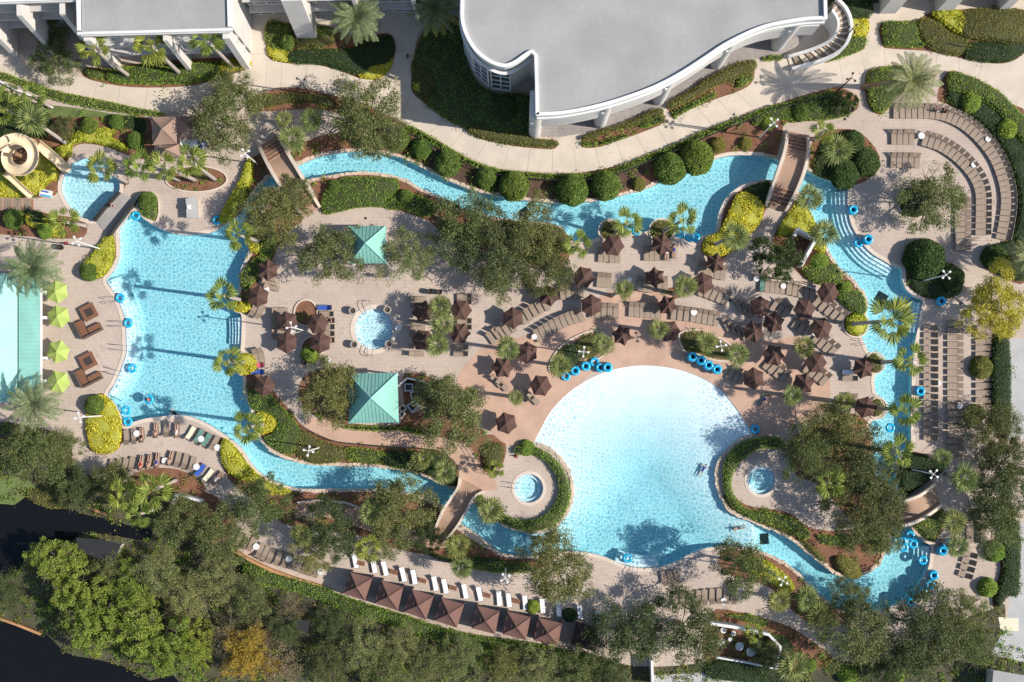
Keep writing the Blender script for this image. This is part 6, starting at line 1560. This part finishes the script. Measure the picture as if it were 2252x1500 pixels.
# ---------------------------------------------------------------- blue tubes
TP = []
def torus(R_, r, n=26, m=10):
    vs = [((R_ + r * math.cos(2 * math.pi * j / m)) * math.cos(2 * math.pi * i / n), (R_ + r * math.cos(2 * math.pi * j / m)) * math.sin(2 * math.pi * i / n), r + r * math.sin(2 * math.pi * j / m)) for i in range(n) for j in range(m)]
    mb = MB(); mb.add(vs, [(i * m + j, ((i + 1) % n) * m + j, ((i + 1) % n) * m + (j + 1) % m, i * m + (j + 1) % m) for i in range(n) for j in range(m)]); return mb
ring_me = torus(.43, .19).mesh('swim_ring', 'tube_blue', True)
g_ = MB()
for k in (-1, 1): g_.tube([(k * .43, -.12, .38), (k * .43, 0, .43), (k * .43, .12, .38)], .025, 4)
grip_me = g_.mesh('handle', 'towel_white'); protoR = []
def ring(px, py, z, label):
    g = W(px, py); g.z = z; o = link('swim_ring', ring_me, None, g, rnd.uniform(0, 6.28)); tag(o, label, 'swim ring', 'blue swim rings')
    for m in ([link('handle', grip_me, o)] if not protoR else copies(protoR, o)): protoR[:] = protoR or [m]
    return o
RINGS = """299,475|-.1|1|blue ring floating in the pointed upper corner of the left pool
478,485|0|1|blue ring on the deck where river meets left pool
264,656|-.05|1|blue ring at the upper handrail of the left pool steps
282,711|-.05|1|blue ring at the lower handrail of the left pool steps
290,810|-.1|1|blue ring floating by the left pool steps at the second fire table
278,903|-.1|1|upper of two blue rings floating beside the big yellow oval
281,927|-.1|1|lower of two blue rings floating beside the big yellow oval
1244,827|0|1|blue ring under the palm fronds beside the beach pool
1264,816|0|2|tube stack beside the ring under the palm fronds
1288,805|0|2|tube stack in the middle of the group at the green planter
1308,796|0|1|light ring lying flat at the green planter's lamp
1320,808|0|2|tube stack against the end stack of the green planter group
1336,808|0|3|end stack of the green planter group on the beach side
1520,785|0|5|tallest blue stack at the second planter
1539,793|0|4|second of four stacks at the second planter
1556,804|0|4|third of four stacks at the second planter
1574,812|0|4|last of four stacks at the second planter
1661,944|0|1|shaded blue ring at the end of the beach pool's white edge
1798,452|-.1|1|blue ring floating under the palm at the yellow bed of the right river
1872,463|0|3|tube stack at the upper steps of the round terrace
1905,528|0|3|tube stack at the lower steps of the round terrace
1888,535|-.1|1|blue ring floating beside the lower steps of the round terrace
2068,663|0|2|tube stack on the deck below the planter with the white lamp
2021,860|0|2|tube stack on the right river's paved bank between palms
1399,507|-.1|1|blue ring floating between the two round planters
1494,513|-.1|1|blue ring floating past the second round planter
1516,521|-.1|1|blue ring floating halfway between planter and yellow hill
1529,523|-.02|1|blue ring at the river edge touching the yellow hill kerb
2000,1177|-.1|1|blue ring in the lower turn, nearest the small right bridge
1983,1190|-.1|1|dark blue ring in the lower turn, under the oak fringe
2007,1196|-.1|1|blue ring in the lower turn, nearest the steps
1986,1203|-.1|1|pale blue ring in the lower turn, furthest from the bridge
2029,1232|-.1|1|blue ring floating alone below the steps of the lower turn
2080,1197|0|2|tube stack under the lower turn's shaggy palm
2069,1210|0|3|tube stack at the lower turn beside the river steps
2051,1264|0|2|dark blue stack heading the bottom bend row
2042,1284|0|3|tall stack second in the row round the bottom bend
2026,1299|0|2|pale stack in the middle of the row round the bottom bend
2012,1309|0|2|stack fourth in the row round the bottom bend
2000,1322|0|3|stack at the shaded end of the bottom bend
1379,1227|-.08|1|blue ring floating at the curved steps of the beach pool
1957,940|-.1|1|blue ring in the shaded right river beside the lower palm"""
for ln in RINGS.split('\n'):
    p, z, n, lb = ln.split('|'); x, y = map(float, p.split(',')); n = int(n)
    for k in range(n):
        l = lb if n == 1 else ('top ring of the ' if k == n - 1 else 'bottom ring of the ' if k == 0 else '%s ring up in the ' % ORD(k + 1)) + lb
        ring(x + rnd.uniform(-.8, .8), y + rnd.uniform(-.8, .8), float(z) + k * .345, l)

# ---------------------------------------------------------------- lamps
def lamp(base, head, label, dark=False):
    b = W(*base); best = min(range(40, 105), key=lambda h: (W(head[0], head[1], h / 10).xy - b.xy).length); h = best / 10; h = min(max(h, 6.5), 9.5)
    e = empty('lamp_post', b, rnd.uniform(0, 1.5), label, 'lamp post', 'black lamp posts' if dark else 'white four headed lamp posts'); m = 'dark_metal' if dark else 'white_paint'
    p = MB(); p.tube([(0, 0, 0), (0, 0, .5), (0, 0, h)], [.14, .09, .065], 8); part('pole', p, m, e); n = 3 if dark else 4
    for k in range(n):
        a = 2 * math.pi * k / n; c_, s_ = math.cos(a), math.sin(a); q = MB(); q.tube([(0, 0, h - .15), (.3 * c_, .3 * s_, h), (.5 * c_, .5 * s_, h)], .035, 5); ar = part('bracket', q, m, e)
        q = MB(); q.box((.55 * c_, .55 * s_, h), (.25, .23, .16), a); part('lamp_head', q, m, ar)
for b, hd, lb in (((222, 548), (168, 530), 'white lamp post leaning out of the upper yellow bed of the left pool'), ((228, 914), (173, 920), 'white lamp post leaning out of the big yellow oval'), ((565, 360), (537, 340), 'white lamp post beside the stair bridge head'), ((668, 727), (638, 716), 'white lamp post between the four umbrellas of the tree ring'), ((703, 984), (680, 996), 'white lamp post on the hedges of the lower river'), ((1670, 302), (1712, 265), 'white lamp post on the bank above the double rail bridge'), ((1277, 777), (1284, 774), 'white lamp post in the green planter over the beach pool'), ((1565, 765), (1588, 770), 'white lamp post in the second planter over the beach pool'), ((2028, 618), (2083, 604), 'white lamp post beside the very big dark dome'), ((2002, 1032), (2070, 1045), 'white lamp post above the small right bridge'), ((1112, 1248), (1113, 1276), 'white lamp post on the white lounger terrace'), ((1689, 1254), (1732, 1281), 'white lamp post on the bank of the lower right river')): lamp(b, hd, lb)
for b, hd, lb in (((680, 206), (662, 178), 'black lamp post at the narrow planted strip by the entrance path'), ((1596, 288), (1622, 262), 'black lamp post in the hedge below the arcade'), ((1838, 203), (1872, 170), 'black lamp post at the bend of the upper walkway'), ((1848, 92), (1880, 72), 'black lamp post in the green block beside the curved stair')): lamp(b, hd, lb, True)

# ---------------------------------------------------------------- fire tables, sofas, urns, bins and the like
for y, w_ in ((687, 'upper'), (794, 'lower')):
    g = W(198 if y < 700 else 196, y); e = empty('fire_table', g, R(27), '%s square brown fire table on the deck of the left pool' % w_, 'fire table', 'fire tables')
    a = MB()
    for dx, dy, sx, sy in ((0, .72, 1.9, .46), (0, -.72, 1.9, .46), (.72, 0, .46, .98), (-.72, 0, .46, .98)): a.box((dx, dy, .52), (sx, sy, .1))
    part('tabletop', a, 'wood_brown', e); a = MB(); a.box((0, 0, .24), (1.6, 1.6, .46)); part('plinth', a, 'wicker', e); a = MB(); a.box((0, 0, .5), (.95, .95, .05)); part('burner', a, 'ember', e)
    g = W(196, y + 32); e = empty('corner_sofa', g, R(27), '%s L shaped brown wicker sofa at the left pool' % w_, 'sofa', 'corner sofas'); 
    for nm, bx, m in (('seat', ((-.75, .1, .22), (.95, 2.1, .44)), 'wicker'), ('seat', ((.6, -.55, .22), (1.75, .85, .44)), 'wicker'), ('cushion', ((-.75, .15, .5), (.85, 1.95, .12)), 'wood_brown'), ('cushion', ((.62, -.5, .5), (1.65, .72, .12)), 'wood_brown'), ('backrest', ((-1.3, .05, .42), (.18, 2.25, .84)), 'wicker'), ('backrest', ((.15, -1.05, .42), (2.7, .18, .84)), 'wicker')): a = MB(); a.box(*bx); part(nm, a, m, e)
def urn(x, y, label, m='stone_grey', r=.5, h=.9):
    e = empty('stone_urn' if m == 'stone_grey' else 'waste_bin', W(x, y), 0, label, 'urn' if m == 'stone_grey' else 'bin', 'urns and bins on the deck'); a = MB(); a.lathe([(r * .7, 0), (r, h * .6), (r * .95, h), (r * .7, h), (r * .65, h * .8), (.01, h * .78)], 18); part('vessel', a, m, e)
    a = MB(); a.lathe([(.01, h * .8), (r * .62, h * .82)], 12); part('soil' if m == 'stone_grey' else 'lid', a, 'mulch_dark', e)
for x, y, lb in ((777, 684, 'grey stone urn at the round pool, upper one towards the tree ring'), (780, 758, 'grey stone urn at the round pool, lower one towards the tree ring'), (853, 682, 'grey stone urn at the round pool, upper one towards the palm bed'), (856, 757, 'grey stone urn at the round pool, lower one towards the palm bed')): urn(x, y, lb)
for x, y, lb in ((946, 642, 'round bin beside the upper end of the shaggy palm bed, first of two'), (967, 643, 'round bin beside the upper end of the shaggy palm bed, second of two'), (671, 797, 'dark bin beside the loose green bush'), (137, 545, 'dark bin near the red cone at the left pool'), (1869, 243, 'dark bin by the glossy magnolia on the upper walkway')): urn(x, y, lb, 'dark_metal', .35, .95)
def box_thing(name, label, cat, x, y, parts, rz=0):
    e = empty(name, W(x, y), R(rz), label, cat)
    for nm, c, s, m in parts: a = MB(); a.box(c, s); part(nm, a, m, e)
    return e
box_thing('service_cabinet', 'blue grey cabinet standing on the deck above the left pool', 'cabinet', 426, 460, (('cabinet_body', (0, 0, .55), (1.2, 2.3, 1.1), 'steel'), ('worktop', (0, 0, 1.13), (1.35, 2.45, .07), 'concrete_grey'), ('dispenser', (-.3, .1, 1.3), (.4, .55, .3), 'white_paint')), 3)
box_thing('towel_rack', 'striped blue and white towels heaped beside the white canvas', 'towels', 448, 320, (('rack_frame', (0, 0, .3), (1.1, .8, .6), 'lounger_metal'), ('towel', (-.3, .1, .68), (.25, 1.1, .12), 'towel_blue'), ('towel', (.0, -.1, .7), (.25, 1.0, .14), 'towel_white'), ('towel', (.3, .1, .68), (.25, 1.1, .12), 'towel_blue')), 30)
box_thing('float_rack', 'blue and white floats piled beside the splash pool and the wooden deck', 'floats', 102, 426, (('rack_frame', (0, 0, .15), (1.5, .9, .3), 'white_paint'), ('float', (-.3, .2, .4), (1.3, .18, .12), 'towel_blue'), ('float', (0, -.05, .4), (1.4, .18, .12), 'towel_white'), ('float', (.2, -.3, .4), (1.3, .18, .12), 'tube_blue')), -12)
box_thing('park_bench', 'dark slatted bench at the brownish hedge by the upper walkway', 'bench', 2096, 108, (('seat', (0, 0, .45), (2.0, .5, .07), 'dark_metal'), ('backrest', (0, .28, .75), (2.0, .06, .5), 'dark_metal'), ('leg', (-.85, 0, .21), (.08, .45, .42), 'dark_metal'), ('leg', (.85, 0, .21), (.08, .45, .42), 'dark_metal')), -12)
for i, (x, y, s, m) in enumerate(((900, 852, 1.1, 'steel'), (912, 868, .9, 'white_paint'), (938, 862, 1.9, 'steel'), (887, 898, .8, 'white_paint'), (910, 893, 1.3, 'steel'), (886, 911, .6, 'white_paint'))):
    box_thing('plant_machine', ('grey metal machine close to the kiosk in the service yard,white box unit in the middle of the service yard,largest grey roofed machine in the service yard,white fan unit at the kiosk corner,wide low grey unit under the service yard oak,small round topped unit at the lowest corner of the service yard').split(',')[i], 'machine', x, y, (('casing', (0, 0, .5), (s, s * .9, 1.0), m), ('grille', (0, 0, 1.03), (s * .7, s * .6, .05), 'dark_metal')), i * 9)
for i, (x, y, s) in enumerate(((1590, 1385, .7), (1612, 1392, .6), (1585, 1410, .8), (1625, 1420, 1.0), (1605, 1405, .5), (1668, 1415, .6), (1650, 1432, 1.1))):
    e = empty('garden_stool', W(x, y), i * .7, 'white garden seat in the walled garden, ' + ('nearest the oak,behind the first seat,by the lower wall,wide one near the gap,smallest one,under the little palm,long one at the lower wall').split(',')[i], 'garden seat', 'white seats in the walled garden')
    a = MB(); a.lathe([(s * .5, .4), (s * .55, .46), (.01, .48)], 14); part('seat', a, 'white_paint', e); a = MB(); a.tube([(0, 0, 0), (0, 0, .4)], .08, 6); part('pedestal', a, 'white_paint', e)
def handrail(x, y, ang, label):
    e = empty('handrail', W(x, y), R(ang), label, 'handrail', 'steel pool handrails')
    for s in (-.3, .3):
        a = MB(); a.tube([(-.9, s, 0), (-.85, s, .75), (-.5, s, .95), (.4, s, .75), (.9, s, .1), (.95, s, -.4)], .035, 6); part('rail', a, 'steel', e)
for x, y, a, lb in ((247, 660, 10, 'steel handrail at the upper part of the left pool steps'), (265, 713, 2, 'steel handrail in the middle of the left pool steps'), (266, 765, -5, 'steel handrail below the middle of the left pool steps'), (254, 818, -18, 'steel handrail at the lower part of the left pool steps'), (1130, 1068, -8, 'steel handrail pair at the first hot tub'), (815, 768, 90, 'steel handrail at the lower rim of the round pool'), (810, 677, -90, 'steel handrail at the upper rim of the round pool'), (1395, 1252, 80, 'steel handrail at the curved steps of the beach pool'), (1900, 752, 10, 'steel handrail at the river below the round yellow planter')): handrail(x, y, a, lb)
def cone(x, y, lb):
    e = empty('traffic_cone', W(x, y), 0, lb, 'cone'); a = MB(); a.lathe([(.16, .04), (.03, .75), (.01, .76)], 12); part('cone_shell', a, 'suit_red', e); a = MB(); a.box((0, 0, .02), (.42, .42, .04)); part('foot_plate', a, 'dark_metal', e)
cone(146, 535, 'orange red cone on the path beside the white lamp of the left pool'); cone(1135, 1003, 'orange red cone at the upper end of the ring hedge'); cone(505, 1012, 'small red cone at the yellow strip by the sunbathers')

for x, y, lb in ((804, 480, 'small square floor drain above the smaller aqua kiosk'), (1606, 661, 'small square floor drain beside the shaded slanted loungers'), (1858, 262, 'small square floor drain below the glossy magnolia'), (2112, 668, 'small square floor drain near the yellow tree'), (1500, 1290, 'small square floor drain on the deck below the beach pool')):
    g = W(x, y); a = MB(); a.box((0, 0, .012), (.3, .3, .03))
    for k in range(-1, 2): a.box((k * .09, 0, .03), (.03, .26, .02))
    tag(link('floor_drain', a.mesh('floor_drain', 'dark_metal'), None, g), lb, 'drain', 'floor drains on the deck')
# ---------------------------------------------------------------- people
def body(verts, edges, rad, m):
    me = bpy.data.meshes.new('person'); me.from_pydata(verts, edges, []); o = bpy.data.objects.new('person_tmp', me); COL.objects.link(o)
    md = o.modifiers.new('s', 'SKIN'); o.modifiers.new('u', 'SUBSURF').levels = 1
    for i, r_ in enumerate(rad): me.skin_vertices[0].data[i].radius = (r_, r_)
    me.skin_vertices[0].data[0].use_root = True
    dg = bpy.context.evaluated_depsgraph_get(); out = bpy.data.meshes.new_from_object(o.evaluated_get(dg)); bpy.data.objects.remove(o)
    out.name = 'person'; out.materials.clear(); out.materials.append(MATS[m]); return out
def skel(hip, chest, neck, head, sh, el, ha, kn, an, toe):
    """positions for the right side are mirrored in x for the left; each limb entry may be a pair"""
    V = [hip, chest, neck, head]; E = [(0, 1), (1, 2), (2, 3)]; Rr = [.145, .15, .06, .105]
    for s in (0, 1):
        f = lambda p: (p[s] if isinstance(p[0], tuple) else ((p[0] if s else -p[0]), p[1], p[2]))
        b = len(V); V += [f(sh), f(el), f(ha)]; E += [(1, b), (b, b + 1), (b + 1, b + 2)]; Rr += [.062, .045, .035]
        b = len(V); V += [f(((.1, hip[1], hip[2]) if not isinstance(hip[0], tuple) else hip)), f(kn), f(an), f(toe)]; E += [(0, b), (b, b + 1), (b + 1, b + 2), (b + 2, b + 3)]; Rr += [.1, .062, .045, .032]
    return V, E, Rr
# lying back on a lounger: head towards +Y
LIE = skel((0, .05, .5), (0, .42, .72), (0, .6, .86), (0, .74, .97), (.19, .47, .75), (.3, .2, .6), (.24, -.05, .52), (.13, -.42, .56), (.12, -.85, .48), (.14, -.9, .58))
SIT = skel((0, 0, .52), (0, .02, .95), (0, .02, 1.15), (0, -.02, 1.32), (.2, .02, 1.03), (.26, -.12, .78), (.15, -.35, .68), (.14, -.45, .55), (.14, -.47, .12), (.14, -.62, .06))
WALK = skel((0, 0, .92), (0, 0, 1.32), (0, 0, 1.52), (0, -.03, 1.66), (.2, 0, 1.4), ((-.24, .12, 1.13), (.24, -.1, 1.13)), ((-.22, .1, .87), (.24, -.28, .93)), ((-.1, -.16, .5), (.1, .08, .5)), ((-.1, -.2, .09), (.1, .32, .12)), ((-.1, -.36, .04), (.1, .22, .04)))
SWIM = skel((0, 0, -.05), (0, .42, .0), (0, .6, .06), (0, .74, .1), (.19, .47, .0), (.45, .62, -.05), (.62, .4, -.12), (.16, -.45, -.12), (.14, -.88, -.15), (.14, -1.0, -.15))
BM = {}
def person(pose, x, y, rz, label, suit, skin='skin', hair='hair', z=0):
    sk = {'lie': LIE, 'sit': SIT, 'walk': WALK, 'swim': SWIM}[pose]
    if (pose, skin) not in BM: BM[pose, skin] = body(*sk, skin)
    o = link('person', BM[pose, skin], None, W(x, y) + Vector((0, 0, z)), rz); tag(o, label, 'person', 'guests')
    hp, ch, hd = (Vector(sk[0][i]) for i in (0, 1, 3)); up = (hd - ch).normalized()
    h = MB(); c = hd + up * .035 + (Vector((0, .03, 0)) if pose in ('sit', 'walk') else Vector((0, .02, -.03)))
    h.lathe([(.02, -.085), (.1, -.06), (.118, 0), (.1, .07), (.05, .105), (.01, .115)], 12, c); link('hair', h.mesh('hair', hair, True), o)
    s = MB(); d = ch - hp; s.tube([hp - d * .28, hp, hp + d * .25], [.15, .168, .155], 10); 
    if suit[1]: s.tube([hp + d * .25, hp + d * .7, ch, ch + d * .2], [.158, .168, .172, .12], 10)
    link('swimwear', s.mesh('swimwear', suit[0], True), o); return o
def on(x, y):
    """turn of the nearest lounger and its middle"""
    px, py, a = min(SPOTS, key=lambda s: (s[0] - x) ** 2 + (s[1] - y) ** 2); return px, py, a
SU = {'k': ('suit_black', 0), 'K': ('suit_black', 1), 'r': ('suit_red', 1), 'b': ('suit_blue', 0), 'B': ('suit_blue', 1), 'w': ('suit_white', 1)}
for x, y, s, hr, lb in ((347, 945, 'k', 'hair', 'person sunbathing in black trunks on the middle lounger group of the left pool'), (390, 947, 'w', 'hair_fair', 'person in white top on the last lounger before the slanted group'), (313, 957, 'K', 'hair', 'person in black on the lounger next to the round table'), (312, 1018, 'r', 'hair', 'person in red lying first in the occupied middle of the sunbathers row'), (330, 1016, 'k', 'hair_fair', 'person in dark trunks lying second in the occupied sunbathers row'), (347, 1013, 'B', 'hair', 'person in blue lying by the white table of the sunbathers row'), (376, 1008, 'k', 'hair', 'person lying just past the white table of the sunbathers row'), (480, 1051, 'w', 'hair', 'person at the towelled end of the sunbathers row'), (1465, 557, 'w', 'hair_fair', 'person in white lying at the second round planter'), (1481, 553, 'B', 'hair', 'person in blue lying out of the umbrella by the second round planter'), (722, 748, 'b', 'hair', 'person lying at the lower right umbrella of the tree ring'), (722, 700, 'K', 'hair', 'person lying beside a blue towel at the tree ring')):
    px, py, a = on(x, y); person('lie', px, py, a, lb, SU[s], 'skin', hr)
person('lie', 1678, 880, R(-40), 'person in blue lying on a towel under the palm beside the beach pool', SU['B'], z=-.38)
person('sit', 1096, 922, R(60), 'person in white sitting beside the umbrella near the service yard', SU['w'], z=-.05)
person('sit', 2058, 246, R(200), 'person in pale clothes sitting in the outermost terrace arc under the date palm', SU['w'], 'skin', 'hair')
person('sit', 2076, 248, R(170), 'person in dark clothes sitting in the outermost terrace arc under the date palm', SU['K'], 'skin_dark', 'hair')
person('walk', 898, 127, R(15), 'person in black walking on the shaded entrance path', SU['K'], 'skin_dark')
person('walk', 251, 455, R(120), 'person in black standing on the flat bridge by the splash pool', SU['K'])
person('walk', 836, 608, R(80), 'person in pink walking across the deck below the smaller kiosk', ('towel_pink', 1), 'skin', 'hair_fair')
person('swim', 1546, 1034, R(-30), 'person in dark blue swimming in the beach pool near its shaded shore', SU['B'], z=-.22)
person('swim', 1626, 1162, R(100), 'person swimming towards the river mouth of the beach pool', SU['k'], z=-.3)
person('swim', 386, 910, R(60), 'person in black swimming at the lower rim of the left pool', SU['K'], z=-.05)
ring(328, 878, -.1, 'blue ring with a person in red floating in the left pool'); person('sit', 327, 878, R(-60), 'person in red floating in a blue ring in the left pool', SU['r'], z=-.45)
for x, y, m, lb in ((421, 952, 'towel_cream', 'cream towel on the first slanted lounger of the left pool'), (438, 958, 'towel_green', 'green towel on the second slanted lounger of the left pool'), (456, 967, 'towel_green', 'green towel on the third slanted lounger of the left pool'), (442, 1034, 'towel_blue', 'blue towel at the end of the sunbathers row'), (456, 1043, 'towel_cream', 'cream towel at the end of the sunbathers row'), (569, 803, 'towel_pink', 'pink towel on the lounger beside the third yellow planter'), (569, 818, 'towel_blue', 'blue towel on the lounger beside the third yellow planter'), (716, 677, 'towel_blue', 'blue towel on the upper lounger at the right umbrellas of the tree ring'), (1865, 819, 'towel_white', 'white towel under the umbrella at the first small planter'), (1673, 627, 'towel_green', 'green towel on the first lounger of the stone wall row')):
    px, py, a = on(x, y); towel(px, py, a, m, lb)
towel(1676, 879, R(-40), 'towel_green', 'green towel on the ground beside the beach pool under the palm').location.z = -.385
# tell anyone who edits this scene when two things share a label
for lb, names in LABELS.items():
    if len(names) > 1: print('SAME LABEL', lb, names[:3])
    if not 4 <= len(lb.split()) <= 16: print('LABEL LENGTH', len(lb.split()), lb)
print('loungers', nl_[0])
